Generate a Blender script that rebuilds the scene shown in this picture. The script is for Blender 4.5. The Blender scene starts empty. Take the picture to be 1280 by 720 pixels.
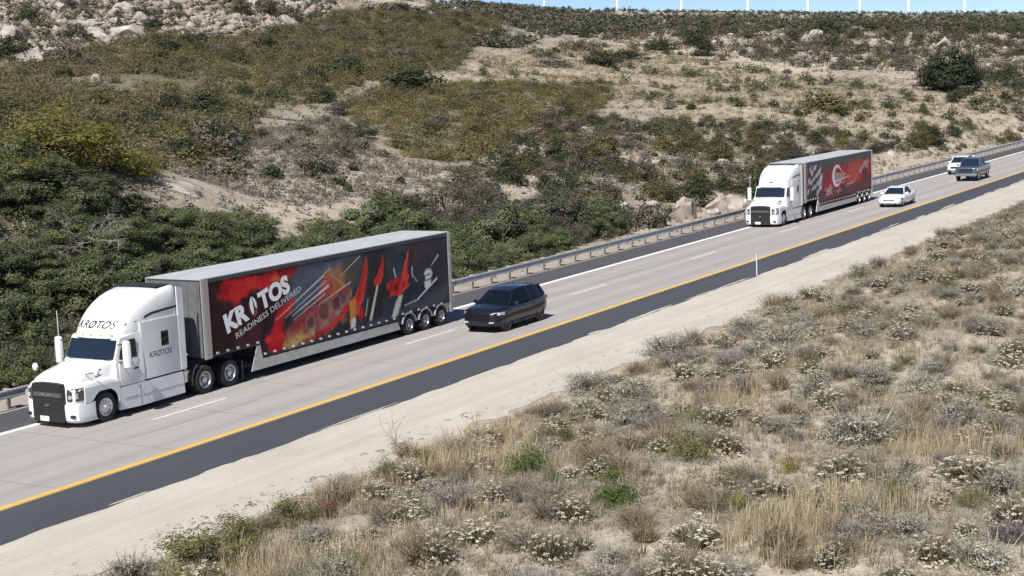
import bpy, math, random
import numpy as np
from mathutils import Matrix, Vector

R = math.radians
scene = bpy.context.scene
COL = scene.collection

# ------------------------------------------------------------------ camera
CAM_H = 10.2958
F_PX, PITCH, ROLL, YAW = 1864.07, 0.1342, -0.0422, 0.5341
cam_d = bpy.data.cameras.new('camera')
cam_d.sensor_fit = 'HORIZONTAL'
cam_d.sensor_width = 36.0
cam_d.lens = F_PX / 1280.0 * 36.0
cam_d.clip_start = 0.5
cam_d.clip_end = 12000.0
cam = bpy.data.objects.new('camera', cam_d)
COL.objects.link(cam)
_fw = Vector((math.cos(YAW) * math.cos(PITCH), math.sin(YAW) * math.cos(PITCH), -math.sin(PITCH)))
_r = Vector((math.sin(YAW), -math.cos(YAW), 0))
_u = _r.cross(_fw)
_r2 = _r * math.cos(ROLL) + _u * math.sin(ROLL)
_u2 = -_r * math.sin(ROLL) + _u * math.cos(ROLL)
cam.matrix_world = Matrix(((_r2.x, _u2.x, -_fw.x, 0), (_r2.y, _u2.y, -_fw.y, 0), (_r2.z, _u2.z, -_fw.z, CAM_H), (0, 0, 0, 1)))
scene.camera = cam

# ------------------------------------------------------------------ world, sun, exposure
SUN_EL, SUN_DRIFT = 50.0, 8.0          # light travels along +x (from ahead of the trucks), drifting 8 deg to +y
w = bpy.data.worlds.new('World')
scene.world = w
w.use_nodes = True
wn = w.node_tree
sky = wn.nodes.new('ShaderNodeTexSky')
sky.sky_type = 'NISHITA'
sky.sun_disc = False
sky.sun_elevation = R(SUN_EL)
sky.sun_rotation = R(-90.0 - SUN_DRIFT)
sky.altitude = 1500.0
sky.air_density = 0.65
sky.dust_density = 0.0
sky.ozone_density = 3.0
wn.links.new(sky.outputs[0], wn.nodes['Background'].inputs[0])
wn.nodes['Background'].inputs[1].default_value = 0.07
sun_d = bpy.data.lights.new('sun', 'SUN')
sun_d.energy = 4.5
sun_d.angle = R(0.53)
sun_d.color = (1.0, 0.955, 0.89)
sun = bpy.data.objects.new('sun', sun_d)
COL.objects.link(sun)
_d = Vector((math.cos(R(SUN_EL)) * math.cos(R(SUN_DRIFT)), math.cos(R(SUN_EL)) * math.sin(R(SUN_DRIFT)), -math.sin(R(SUN_EL))))
sun.rotation_euler = _d.to_track_quat('-Z', 'Y').to_euler()
scene.view_settings.view_transform = 'Standard'
scene.view_settings.look = 'None'
scene.view_settings.exposure = 0.66
scene.view_settings.gamma = 1.0
scene.view_settings.use_curve_mapping = False
scene.cycles.max_bounces = 6
scene.cycles.diffuse_bounces = 3
scene.cycles.glossy_bounces = 3
scene.cycles.transparent_max_bounces = 4

# ------------------------------------------------------------------ terrain: surveyed heights, thin-plate interpolated
SURVEY = [[60.5,63.9,6.2],[68.0,66.3,5.7],[53.4,62.2,6.6],[75.2,87.0,8.9],[82.8,86.9,8.5],[98.2,113.3,11.4],[114.0,119.3,11.2],[124.7,143.4,15.5],[138.4,144.3,16.5],[144.6,165.8,20.7],[159.4,165.8,20.8],[174.7,164.6,20.9],[174.6,199.4,28.0],[187.4,194.4,28.1],[200.4,188.3,28.0],[224.0,184.2,28.4],[218.0,247.8,42.1],[248.3,232.2,42.5],[255.1,209.3,36.0],[77.8,70.5,5.6],[88.6,68.5,4.9],[100.2,90.5,7.8],[112.4,86.7,6.4],[133.1,102.5,9.3],[136.9,116.9,12.4],[154.6,118.8,12.2],[167.5,142.7,17.4],[190.5,146.0,17.6],[226.4,173.1,23.4],[297.1,203.3,29.8],[319.7,223.4,35.2],[367.2,223.7,34.5],[214.4,147.1,17.7],[98.4,65.1,3.9],[129.4,85.3,6.4],[171.3,112.6,10.6],[105.2,61.8,3.4],[155.4,90.9,6.3],[207.3,121.0,11.3],[285.2,166.0,20.4],[389.1,226.0,34.8],[440.1,237.4,35.8],[466.4,229.9,34.4],[298.2,141.4,17.4],[207.7,98.8,8.1],[128.2,61.1,2.9],[485.9,211.7,33.9],[502.6,197.6,33.4],[509.3,179.5,32.2],[320.6,113.1,16.1],[226.3,80.0,6.9],[162.1,57.4,2.5],[515.3,161.3,30.7],[510.3,143.2,29.2],[485.8,118.5,28.5],[340.0,83.0,16.4],[252.6,61.6,7.0],[199.2,48.6,3.0],[470.3,95.8,27.0],[343.0,69.8,14.0],[264.6,53.8,6.4],[220.5,44.9,2.0],[473.2,80.4,26.3],[345.1,58.5,13.4],[276.1,46.8,5.9]]
for _x in range(10, 230, 16):
    SURVEY.append([_x, 43.5, -0.2])
for _x in (25, 38, 50, 62):
    SURVEY.append([_x, 50.0, -1.6])
SURVEY.append([76, 52, -0.6])
for _az in (-8, 8, 22, 36, 50, 66, 84):
    for _r_, _z in ((800, 22), (1250, 30), (2250, 84), (2600, 95), (3300, 92), (5200, 60)):
        SURVEY.append([_r_ * math.cos(R(_az)), _r_ * math.sin(R(_az)), _z])
for _az in (64, 80):
    for _r_, _z in ((80, 5), (115, 9), (150, 12), (190, 17), (230, 24), (290, 34), (420, 46)):
        SURVEY.append([_r_ * math.cos(R(_az)), _r_ * math.sin(R(_az)), _z])
for _az in (5, -5):
    for _r_, _z in ((220, 2), (280, 6), (350, 13), (480, 25)):
        SURVEY.append([_r_ * math.cos(R(_az)), _r_ * math.sin(R(_az)), _z])
_S = np.array(SURVEY, float)
_S[:, 2] -= 1.7 * ((np.hypot(_S[:, 0], _S[:, 1]) > 425) & (np.hypot(_S[:, 0], _S[:, 1]) < 600))


def _pol(x, y):
    return np.stack([np.clip(np.arctan2(y, x), R(-8), R(84)), np.log(np.clip(np.hypot(x, y), 30, 5200))], -1)


def _tps(d):
    return np.where(d > 1e-9, d * d * np.log(np.maximum(d, 1e-9)), 0.0)


_P = _pol(_S[:, 0], _S[:, 1])
_n = len(_P)
_K = _tps(np.linalg.norm(_P[:, None] - _P[None], axis=2)) + np.eye(_n) * 2e-4
_A = np.zeros((_n + 3, _n + 3))
_A[:_n, :_n] = _K
_A[:_n, _n] = 1
_A[:_n, _n + 1:] = _P
_A[_n, :_n] = 1
_A[_n + 1:, :_n] = _P.T
_C = np.linalg.solve(_A, np.concatenate([_S[:, 2], np.zeros(3)]))


def vnoise(x, y, seed=0):
    xi, yi = np.floor(x), np.floor(y)
    fx, fy = x - xi, y - yi
    fx, fy = fx * fx * (3 - 2 * fx), fy * fy * (3 - 2 * fy)

    def h(a, b):
        s = np.sin(a * 127.1 + b * 311.7 + seed * 74.7) * 43758.5453
        return s - np.floor(s)
    return (h(xi, yi) * (1 - fx) + h(xi + 1, yi) * fx) * (1 - fy) + (h(xi, yi + 1) * (1 - fx) + h(xi + 1, yi + 1) * fx) * fy


def sstep(a, b, x):
    t = np.clip((x - a) / (b - a), 0, 1)
    return t * t * (3 - 2 * t)


def H(x, y):
    x = np.atleast_1d(np.asarray(x, float))
    y = np.atleast_1d(np.asarray(y, float))
    p = _pol(x, y)
    z = np.empty(len(x))
    for i in range(0, len(x), 20000):
        q = p[i:i + 20000]
        z[i:i + 20000] = _tps(np.linalg.norm(q[:, None] - _P[None], axis=2)) @ _C[:_n] + _C[_n] + q @ _C[_n + 1:]
    z += ((vnoise(x / 9, y / 9, 1) - .5) * .9 + (vnoise(x / 3.5, y / 3.5, 2) - .5) * .35) * sstep(44, 60, y)
    z += (vnoise(x / 60, y / 60, 5) - .5) * 5 * sstep(600, 900, np.hypot(x, y))
    hill = sstep(41.9, 50.0, y)
    near = sstep(24.2, 13.0, y) * 1.0 + ((vnoise(x / 4, y / 4, 3) - .5) * .5 + (vnoise(x / 1.3, y / 1.3, 4) - .5) * .16) * sstep(24.3, 21, y)
    z = hill * z + (1 - hill) * (-0.03) + near * (y < 30)
    return z


# ------------------------------------------------------------------ materials
def mat(name, base, rough=0.6, metal=0.0, var=0.0, scale=4.0, bump=0.0, bscale=40.0, coat=0.0, spec=0.5, base2=None, stretch=None):
    m = bpy.data.materials.new(name)
    m.use_nodes = True
    nt = m.node_tree
    b = nt.nodes['Principled BSDF']
    b.inputs['Base Color'].default_value = (*base, 1)
    b.inputs['Roughness'].default_value = rough
    b.inputs['Metallic'].default_value = metal
    b.inputs['Specular IOR Level'].default_value = spec
    if coat:
        b.inputs['Coat Weight'].default_value = coat
        b.inputs['Coat Roughness'].default_value = 0.04
    if var or base2 or bump:
        tc = nt.nodes.new('ShaderNodeTexCoord')
        vec = tc.outputs['Object']
        if stretch:
            mp = nt.nodes.new('ShaderNodeMapping')
            mp.inputs['Scale'].default_value = stretch
            nt.links.new(vec, mp.inputs[0])
            vec = mp.outputs[0]
    if var or base2:
        n = nt.nodes.new('ShaderNodeTexNoise')
        n.inputs['Scale'].default_value = scale
        n.inputs['Detail'].default_value = 6
        nt.links.new(vec, n.inputs['Vector'])
        r = nt.nodes.new('ShaderNodeValToRGB')
        r.color_ramp.elements[0].position = 0.33
        r.color_ramp.elements[1].position = 0.68
        c1 = base if base2 else tuple(c * (1 - var) for c in base)
        c2 = base2 if base2 else tuple(min(1, c * (1 + var)) for c in base)
        r.color_ramp.elements[0].color = (*c1, 1)
        r.color_ramp.elements[1].color = (*c2, 1)
        nt.links.new(n.outputs['Fac'], r.inputs[0])
        nt.links.new(r.outputs[0], b.inputs['Base Color'])
    if bump:
        n2 = nt.nodes.new('ShaderNodeTexNoise')
        n2.inputs['Scale'].default_value = bscale
        n2.inputs['Detail'].default_value = 4
        nt.links.new(vec, n2.inputs['Vector'])
        bp = nt.nodes.new('ShaderNodeBump')
        bp.inputs['Strength'].default_value = bump
        bp.inputs['Distance'].default_value = 0.03
        nt.links.new(n2.outputs['Fac'], bp.inputs['Height'])
        nt.links.new(bp.outputs[0], b.inputs['Normal'])
    return m


def leaf_mat(name, rough=0.7, transl=0.25):
    """leaf colour comes from the leaf's own colour attribute, shifted a little from plant to plant"""
    m = bpy.data.materials.new(name)
    m.use_nodes = True
    nt = m.node_tree
    b = nt.nodes['Principled BSDF']
    a = nt.nodes.new('ShaderNodeAttribute')
    a.attribute_name = 'col'
    oi = nt.nodes.new('ShaderNodeObjectInfo')
    hs = nt.nodes.new('ShaderNodeHueSaturation')
    mr = nt.nodes.new('ShaderNodeMapRange')
    mr.inputs['To Min'].default_value = 0.78
    mr.inputs['To Max'].default_value = 1.22
    nt.links.new(oi.outputs['Random'], mr.inputs['Value'])
    nt.links.new(mr.outputs[0], hs.inputs['Value'])
    nt.links.new(a.outputs['Color'], hs.inputs['Color'])
    nt.links.new(hs.outputs[0], b.inputs['Base Color'])
    b.inputs['Roughness'].default_value = rough
    b.inputs['Specular IOR Level'].default_value = 0.25
    if transl:
        t = nt.nodes.new('ShaderNodeBsdfTranslucent')
        nt.links.new(hs.outputs[0], t.inputs['Color'])
        mx = nt.nodes.new('ShaderNodeMixShader')
        mx.inputs[0].default_value = transl
        nt.links.new(b.outputs[0], mx.inputs[1])
        nt.links.new(t.outputs[0], mx.inputs[2])
        nt.links.new(mx.outputs[0], nt.nodes['Material Output'].inputs['Surface'])
    return m


# ------------------------------------------------------------------ mesh building
class MB:
    """collects faces; build() links them as ONE mesh object"""
    def __init__(s):
        s.v, s.f, s.m = [], [], []

    def add(s, verts, faces, mi=0):
        o = len(s.v)
        s.v.extend([tuple(p) for p in verts])
        for f in faces:
            s.f.append(tuple(i + o for i in f))
            s.m.append(mi)

    def box(s, a, b, mi=0):
        (x0, y0, z0), (x1, y1, z1) = a, b
        s.add([(x0, y0, z0), (x1, y0, z0), (x1, y1, z0), (x0, y1, z0), (x0, y0, z1), (x1, y0, z1), (x1, y1, z1), (x0, y1, z1)],
              [(0, 3, 2, 1), (4, 5, 6, 7), (0, 1, 5, 4), (1, 2, 6, 5), (2, 3, 7, 6), (3, 0, 4, 7)], mi)

    def prism(s, pts, axis, a, b, mi=0):
        """polygon pts (2-D) pushed along an axis from a to b"""
        n = len(pts)

        def P(p, t):
            return (t, p[0], p[1]) if axis == 'x' else (p[0], t, p[1]) if axis == 'y' else (p[0], p[1], t)
        vs = [P(p, a) for p in pts] + [P(p, b) for p in pts]
        fs = [tuple(range(n))[::-1], tuple(range(n, 2 * n))]
        fs += [(i, (i + 1) % n, n + (i + 1) % n, n + i) for i in range(n)]
        s.add(vs, fs, mi)

    def loft(s, rings, mi=0, cap=True):
        n = len(rings[0])
        vs = [p for r in rings for p in r]
        fs = []
        for k in range(len(rings) - 1):
            for i in range(n):
                j = (i + 1) % n
                fs.append((k * n + i, k * n + j, (k + 1) * n + j, (k + 1) * n + i))
        if cap:
            fs.append(tuple(range(n))[::-1])
            fs.append(tuple(range((len(rings) - 1) * n, len(rings) * n)))
        s.add(vs, fs, mi)

    def tube(s, pts, r, n=6, mi=0, r2=None):
        pts = [Vector(p) for p in pts]
        rings = []
        for i, p in enumerate(pts):
            d = (pts[min(i + 1, len(pts) - 1)] - pts[max(i - 1, 0)]).normalized()
            up = Vector((0, 0, 1)) if abs(d.z) < 0.9 else Vector((1, 0, 0))
            a = d.cross(up).normalized()
            b = d.cross(a)
            rr = r if r2 is None else r + (r2 - r) * i / (len(pts) - 1)
            rings.append([p + a * rr * math.cos(t) + b * rr * math.sin(t) for t in [2 * math.pi * k / n for k in range(n)]])
        s.loft(rings, mi)

    def lathe(s, prof, c, n=24, mi=0):
        """profile of (radius, offset along y) spun about the y axis through c"""
        vs, fs = [], []
        k = len(prof)
        for i in range(n):
            t = 2 * math.pi * i / n
            for r, o in prof:
                vs.append((c[0] + r * math.cos(t), c[1] + o, c[2] + r * math.sin(t)))
        for i in range(n):
            j = (i + 1) % n
            for q in range(k - 1):
                fs.append((i * k + q, i * k + q + 1, j * k + q + 1, j * k + q))
        s.add(vs, fs, mi)

    def flat(s, pts, v, mi=0):
        """polygon in the (u, z) plane at lateral v"""
        s.add([(p[0], v, p[1]) for p in pts], [tuple(range(len(pts)))], mi)

    def build(s, name, mats, parent=None, smooth=None, bevel=0.0):
        me = bpy.data.meshes.new(name)
        me.from_pydata(s.v, [], s.f)
        for m in (mats if isinstance(mats, (list, tuple)) else [mats]):
            me.materials.append(m)
        me.polygons.foreach_set('material_index', s.m)
        import bmesh
        bm = bmesh.new()
        bm.from_mesh(me)
        bmesh.ops.recalc_face_normals(bm, faces=bm.faces)
        if bevel:
            es = [e for e in bm.edges if len(e.link_faces) == 2 and e.calc_face_angle(0) > 0.6]
            bmesh.ops.bevel(bm, geom=es, offset=bevel, segments=2, profile=0.6, affect='EDGES', clamp_overlap=True)
        bm.to_mesh(me)
        bm.free()
        if smooth or bevel:
            me.polygons.foreach_set('use_smooth', [True] * len(me.polygons))
            me.set_sharp_from_angle(angle=R(smooth or 40))
        me.update()
        o = bpy.data.objects.new(name, me)
        COL.objects.link(o)
        if parent:
            o.parent = parent
        return o


def tag(o, label=None, cat=None, group=None, kind=None):
    if label:
        o['label'] = label
    if cat:
        o['category'] = cat
    if group:
        o['group'] = group
    if kind:
        o['kind'] = kind
    return o


def empty(name, loc, label, cat, group=None):
    o = bpy.data.objects.new(name, None)
    COL.objects.link(o)
    o.location = loc
    return tag(o, label, cat, group)


def link_copy(o, parent=None):
    c = o.copy()
    COL.objects.link(c)
    if parent:
        c.parent = parent
    return c


def raw_mesh(name, V, F, C, m):
    """V (n,3), F (k,4) or (k,3) indices, C (n,3) colours -> mesh with a 'col' point attribute"""
    me = bpy.data.meshes.new(name)
    k, w_ = F.shape
    me.vertices.add(len(V))
    me.vertices.foreach_set('co', np.ascontiguousarray(V, np.float32).ravel())
    me.loops.add(k * w_)
    me.loops.foreach_set('vertex_index', np.ascontiguousarray(F, np.int32).ravel())
    me.polygons.add(k)
    me.polygons.foreach_set('loop_start', np.arange(0, k * w_, w_, dtype=np.int32))
    me.update(calc_edges=True)
    if C is not None:
        a = me.attributes.new('col', 'FLOAT_COLOR', 'POINT')
        cc = np.ones((len(V), 4), np.float32)
        cc[:, :3] = C
        a.data.foreach_set('color', cc.ravel())
    me.materials.append(m)
    return me


def mesh_obj(name, me, parent=None):
    o = bpy.data.objects.new(name, me)
    COL.objects.link(o)
    if parent:
        o.parent = parent
    return o


def text_shape(txt, height, bold=0.0):
    """outline text as flat triangles: (list of (x, y), faces), width"""
    cu = bpy.data.curves.new('lettering', 'FONT')
    cu.body = txt
    cu.size = 1.0
    cu.offset = bold
    cu.resolution_u = 3
    ob = bpy.data.objects.new('lettering', cu)
    COL.objects.link(ob)
    dg = bpy.context.evaluated_depsgraph_get()
    me = bpy.data.meshes.new_from_object(ob.evaluated_get(dg))
    bpy.data.objects.remove(ob)
    vs = [(v.co.x, v.co.y) for v in me.vertices]
    fs = [tuple(p.vertices) for p in me.polygons]
    bpy.data.meshes.remove(me)
    bpy.data.curves.remove(cu)
    x0 = min(v[0] for v in vs)
    x1 = max(v[0] for v in vs)
    y0 = min(v[1] for v in vs)
    y1 = max(v[1] for v in vs)
    k = height / (y1 - y0)
    return [((v[0] - x0) * k, (v[1] - y0) * k) for v in vs], fs, (x1 - x0) * k


# ------------------------------------------------------------------ materials used by many things
M = {}
M['white_paint'] = mat('white_paint', (0.68, 0.69, 0.69), 0.3, coat=0.5, var=0.05, scale=1.3)
M['black_trim'] = mat('black_trim', (0.018, 0.018, 0.02), 0.5, var=0.3, scale=8)
M['rubber'] = mat('rubber', (0.022, 0.021, 0.02), 0.85, var=0.3, scale=10)
M['chassis'] = mat('chassis', (0.02, 0.02, 0.021), 0.7, var=0.4, scale=5)
M['glass'] = mat('glass', (0.012, 0.020, 0.034), 0.07, spec=0.5)
M['tint'] = mat('tinted_glass', (0.005, 0.007, 0.011), 0.06, spec=0.3)
M['chrome'] = mat('chrome', (0.7, 0.7, 0.7), 0.18, 1.0)
M['alloy'] = mat('alloy', (0.62, 0.62, 0.63), 0.32, 0.9, var=0.08, scale=12)
M['lamp_glass'] = mat('lamp_glass', (0.55, 0.57, 0.58), 0.12, 0.3, coat=1.0)
M['dark_lamp'] = mat('dark_lamp', (0.06, 0.06, 0.055), 0.15, 0.2, coat=1.0)
M['plate'] = mat('plate', (0.7, 0.7, 0.68), 0.5)
M['grey_letter'] = mat('grey_letter', (0.035, 0.035, 0.04), 0.4)
M['white_letter'] = mat('white_letter', (0.86, 0.86, 0.86), 0.4)
M['leaf'] = leaf_mat('leaf', .7, .32)
M['straw'] = leaf_mat('straw', 0.8, 0.3)
M['bark'] = mat('bark', (0.12, 0.1, 0.08), 0.9, var=0.4, scale=9, bump=0.5)
M['dead_wood'] = mat('dead_wood', (0.33, 0.3, 0.27), 0.9, var=0.25, scale=6)
M['amber'] = mat('amber', (0.75, 0.45, 0.12), 0.3, coat=0.6)

TURBINES = [
    (.5047, 2, 'wind turbine at the left, on the ridge above the olive slope'),
    (.4569, 2, 'second wind turbine from the left on the skyline'),
    (.4150, 118, 'third wind turbine from the left, above the tall far bush'),
    (.3720, 5, 'fourth wind turbine from the left on the skyline'),
    (.3337, 2, 'fifth wind turbine from the left, above the second truck'),
    (.3009, -4, 'sixth wind turbine from the left on the skyline'),
    (.2706, 2, 'seventh wind turbine from the left, left of the one with its blade low'),
    (.2364, 71, 'wind turbine whose blade hangs down low over the ridge'),
    (.1975, 2, 'wind turbine at the right edge of the photo'),
]
# ------------------------------------------------------------------ zones of the hillside (world polygons)
ROCKY = [[165.4, 200.1], [223.8, 184.1], [252.8, 188.9], [229.6, 175.5], [201.0, 165.7], [178.8, 160.2], [160.9, 154.8], [131.2, 142.3], [118.1, 143.9]]
CHAMISE = [[118.1, 143.9], [131.2, 142.3], [159.1, 153.1], [195.2, 160.9], [242.1, 181.0], [311.7, 199.2], [323.4, 188.0], [247.6, 153.1], [207.2, 130.6], [169.0, 118.9], [150.8, 112.2], [131.6, 101.3], [121.8, 101.1], [87.2, 74.9], [72.0, 68.7], [62.9, 65.1], [51.0, 62.9]]
OLIVE = [[141.3, 104.1], [161.1, 113.4], [200.3, 116.9], [214.5, 106.2], [175.9, 88.9], [143.6, 82.0], [120.0, 70.4], [106.2, 68.6], [102.6, 70.1], [124.5, 88.9], [126.3, 94.2]]
GRAVEL = [[72.5, 68.1], [84.7, 73.5], [110.7, 92.0], [128.6, 96.9], [120.5, 89.0], [97.6, 67.5], [101.4, 64.7], [108.9, 63.1], [93.8, 57.9], [91.7, 62.1], [78.7, 61.7], [76.7, 64.1], [73.6, 67.5]]
MEADOW = [[232.7, 142.3], [301.6, 158.9], [291.7, 120.2], [267.4, 94.4], [241.8, 66.6], [274.4, 49.1], [249.3, 44.6], [188.4, 51.0], [171.7, 60.7], [175.0, 77.7], [204.9, 102.8], [216.3, 120.1], [197.6, 122.4]]
MIXED = [[98.4, 62.8], [162.0, 88.0], [172.4, 82.1], [171.5, 65.7], [179.7, 54.4], [192.9, 48.1], [176.8, 47.8], [159.8, 51.1], [123.7, 48.2], [93.5, 44.0], [91.1, 47.3], [102.4, 55.8], [99.1, 58.2]]
FARDARK = [[246.2, 184.1], [391.9, 227.6], [364.2, 196.5], [364.1, 174.8], [384.7, 158.2], [387.1, 136.4], [425.3, 76.3], [369.8, 66.3], [353.7, 124.7], [348.6, 151.9], [307.7, 162.1], [267.1, 155.6], [244.7, 153.2], [323.4, 188.0], [311.7, 199.2]]
FARROCK = [[313.3, 169.2], [348.6, 151.9], [353.7, 124.7], [392.4, 70.4], [279.3, 50.0], [260.2, 63.5], [290.4, 80.0], [286.6, 101.2], [299.7, 127.1], [306.3, 157.3]]
THICKET = [[47.0, 63.0], [52.4, 63.0], [57.0, 62.6], [60.5, 61.8], [62.5, 60.2], [66.5, 60.4], [70.4, 59.4], [70.0, 57.0], [76.4, 58.0], [81.0, 57.6], [84.7, 55.6], [87.8, 53.6], [90.5, 49.6], [93.0, 45.8], [80, 44.6], [66, 44.6], [50, 44.4], [36, 44.5], [33, 47], [42, 57]]


ROADSIDE = [[165, 46.5], [200, 44], [300, 43.6], [310, 54], [280, 58], [200, 52], [176, 52]]


def inside(poly, x, y):
    p = np.array(poly, float)
    c = np.zeros(len(x), bool)
    j = len(p) - 1
    for i in range(len(p)):
        xi, yi, xj, yj = p[i, 0], p[i, 1], p[j, 0], p[j, 1]
        c ^= ((yi > y) != (yj > y)) & (x < (xj - xi) * (y - yi) / (yj - yi + 1e-12) + xi)
        j = i
    return c


def soft(poly, x, y, w_=5.0):
    """zone membership with a ragged edge"""
    s = np.zeros(len(x))
    for k in range(9):
        a = k * 2.4
        r = w_ * (k / 8.0)
        s += inside(poly, x + r * math.cos(a), y + r * math.sin(a))
    return s / 9.0


def sample(rng, poly, n, keep=None):
    p = np.array(poly, float)
    out = np.zeros((0, 2))
    for _ in range(80):
        q = rng.uniform(p.min(0), p.max(0), (n * 3, 2))
        q = q[inside(poly, q[:, 0], q[:, 1])]
        if keep is not None:
            q = q[rng.random(len(q)) < keep(q[:, 0], q[:, 1])]
        out = np.concatenate([out, q])
        if len(out) >= n:
            break
    return out[:n]


# ------------------------------------------------------------------ ground sheet
def axis(a, b, step, lo, hi, g=1.07):
    core = list(np.arange(a, b + 1e-6, step))
    s, t = step, core[-1]
    while t < hi:
        s *= g
        t += s
        core.append(t)
    s, t = step, core[0]
    pre = []
    while t > lo:
        s *= g * 1.05
        t -= s
        pre.append(t)
    return np.array(pre[::-1] + core)


gx = np.concatenate([axis(18, 120, 0.9, -3500, 119.9), axis(121.2, 300, 1.6, 121.1, 6500, 1.06)])
gy = np.concatenate([axis(3, 24.6, 0.55, -3500, 24.5, 1.12), np.array([25.4, 28, 31, 34, 37, 40, 41.4]), axis(42.4, 190, 1.5, 42.3, 6000, 1.06)])
GX, GY = np.meshgrid(gx, gy, indexing='ij')
vx, vy = GX.ravel(), GY.ravel()
vz = H(vx, vy)
nxg, nyg = len(gx), len(gy)
idx = np.arange(nxg * nyg).reshape(nxg, nyg)
F_ = np.stack([idx[:-1, :-1].ravel(), idx[1:, :-1].ravel(), idx[1:, 1:].ravel(), idx[:-1, 1:].ravel()], -1)
# soil kinds: bare sand, dry grass litter, grey gravel, brush litter, pale granite grus
col = np.tile(np.array([0.36, 0.295, 0.215]), (len(vx), 1))


def lay(c, a):
    global col
    a = np.clip(a, 0, 1)[:, None]
    col = col * (1 - a) + np.array(c) * a


lay((0.25, 0.21, 0.155), sstep(43, 60, vy) * np.clip((vnoise(vx / 11, vy / 11, 14) - .3) * 2, 0, .8))
nz = vnoise(vx / 7, vy / 7, 11) * .6 + vnoise(vx / 2.4, vy / 2.4, 12) * .4
lay((0.30, 0.25, 0.165), soft(MEADOW, vx, vy, 12) * (0.5 + 0.5 * nz))
lay((0.36, 0.305, 0.25), soft(MIXED, vx, vy, 6) * .8)
lay((0.20, 0.165, 0.12), soft(MIXED, vx, vy, 6) * np.clip((nz - .42) * 3, 0, .8))
lay((0.285, 0.25, 0.205), soft(GRAVEL, vx, vy, 6) * (0.75 + 0.25 * nz))
lay((0.125, 0.108, 0.060), soft(CHAMISE, vx, vy, 8) * (0.75 + 0.4 * nz))
lay((0.16, 0.135, 0.075), soft(OLIVE, vx, vy, 5) * (0.6 + 0.5 * nz))
lay((0.21, 0.185, 0.145), soft(FARDARK, vx, vy, 14) * (0.5 + 0.6 * nz))
lay((0.12, 0.105, 0.06), soft(THICKET, vx, vy, 3))
lay((0.125, 0.108, 0.060), sstep(46, 56, vy) * sstep(R(49), R(54), np.arctan2(vy, vx)) * (0.75 + 0.4 * nz))
lay((0.46, 0.385, 0.32), soft(ROCKY, vx, vy, 10) * np.clip((nz - .35) * 3, 0, 1))
lay((0.41, 0.33, 0.27), soft(FARROCK, vx, vy, 14) * np.clip((nz - .3) * 3, 0, 1))
lay((0.14, 0.145, 0.115), sstep(420, 560, np.hypot(vx, vy)))
fg = sstep(24.4, 22.5, vy)
lay((0.39, 0.335, 0.255), fg)
lay((0.22, 0.19, 0.145), fg * np.clip((vnoise(vx / 2.2, vy / 2.2, 21) - .3) * 2.5, 0, 1) * .85)
gm = bpy.data.materials.new('ground_soil')
gm.use_nodes = True
nt = gm.node_tree
b_ = nt.nodes['Principled BSDF']
b_.inputs['Roughness'].default_value = 0.95
b_.inputs['Specular IOR Level'].default_value = 0.1
at = nt.nodes.new('ShaderNodeAttribute')
at.attribute_name = 'col'
geo = nt.nodes.new('ShaderNodeNewGeometry')


def nz_node(scale, detail=6):
    n = nt.nodes.new('ShaderNodeTexNoise')
    n.inputs['Scale'].default_value = scale
    n.inputs['Detail'].default_value = detail
    n.inputs['Roughness'].default_value = 0.65
    nt.links.new(geo.outputs['Position'], n.inputs['Vector'])
    return n


n1, n2 = nz_node(0.8), nz_node(7.0)
ad = nt.nodes.new('ShaderNodeMath')
ad.operation = 'ADD'
nt.links.new(n1.outputs['Fac'], ad.inputs[0])
nt.links.new(n2.outputs['Fac'], ad.inputs[1])
mr = nt.nodes.new('ShaderNodeMapRange')
mr.inputs['From Min'].default_value = 0.65
mr.inputs['From Max'].default_value = 1.35
mr.inputs['To Min'].default_value = 0.55
mr.inputs['To Max'].default_value = 1.5
nt.links.new(ad.outputs[0], mr.inputs['Value'])
hs = nt.nodes.new('ShaderNodeHueSaturation')
nt.links.new(at.outputs['Color'], hs.inputs['Color'])
hs.inputs['Saturation'].default_value = 0.78
nt.links.new(mr.outputs[0], hs.inputs['Value'])
nt.links.new(hs.outputs[0], b_.inputs['Base Color'])
bp = nt.nodes.new('ShaderNodeBump')
bp.inputs['Strength'].default_value = 0.6
bp.inputs['Distance'].default_value = 0.12
nt.links.new(n2.outputs['Fac'], bp.inputs['Height'])
nt.links.new(bp.outputs[0], b_.inputs['Normal'])
gme = raw_mesh('ground', np.stack([vx, vy, vz], -1), F_, col, gm)
gme.polygons.foreach_set('use_smooth', [True] * len(gme.polygons))
tag(mesh_obj('ground', gme), 'dry sandy ground and scrub hillside beside the freeway', kind='structure')


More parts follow.
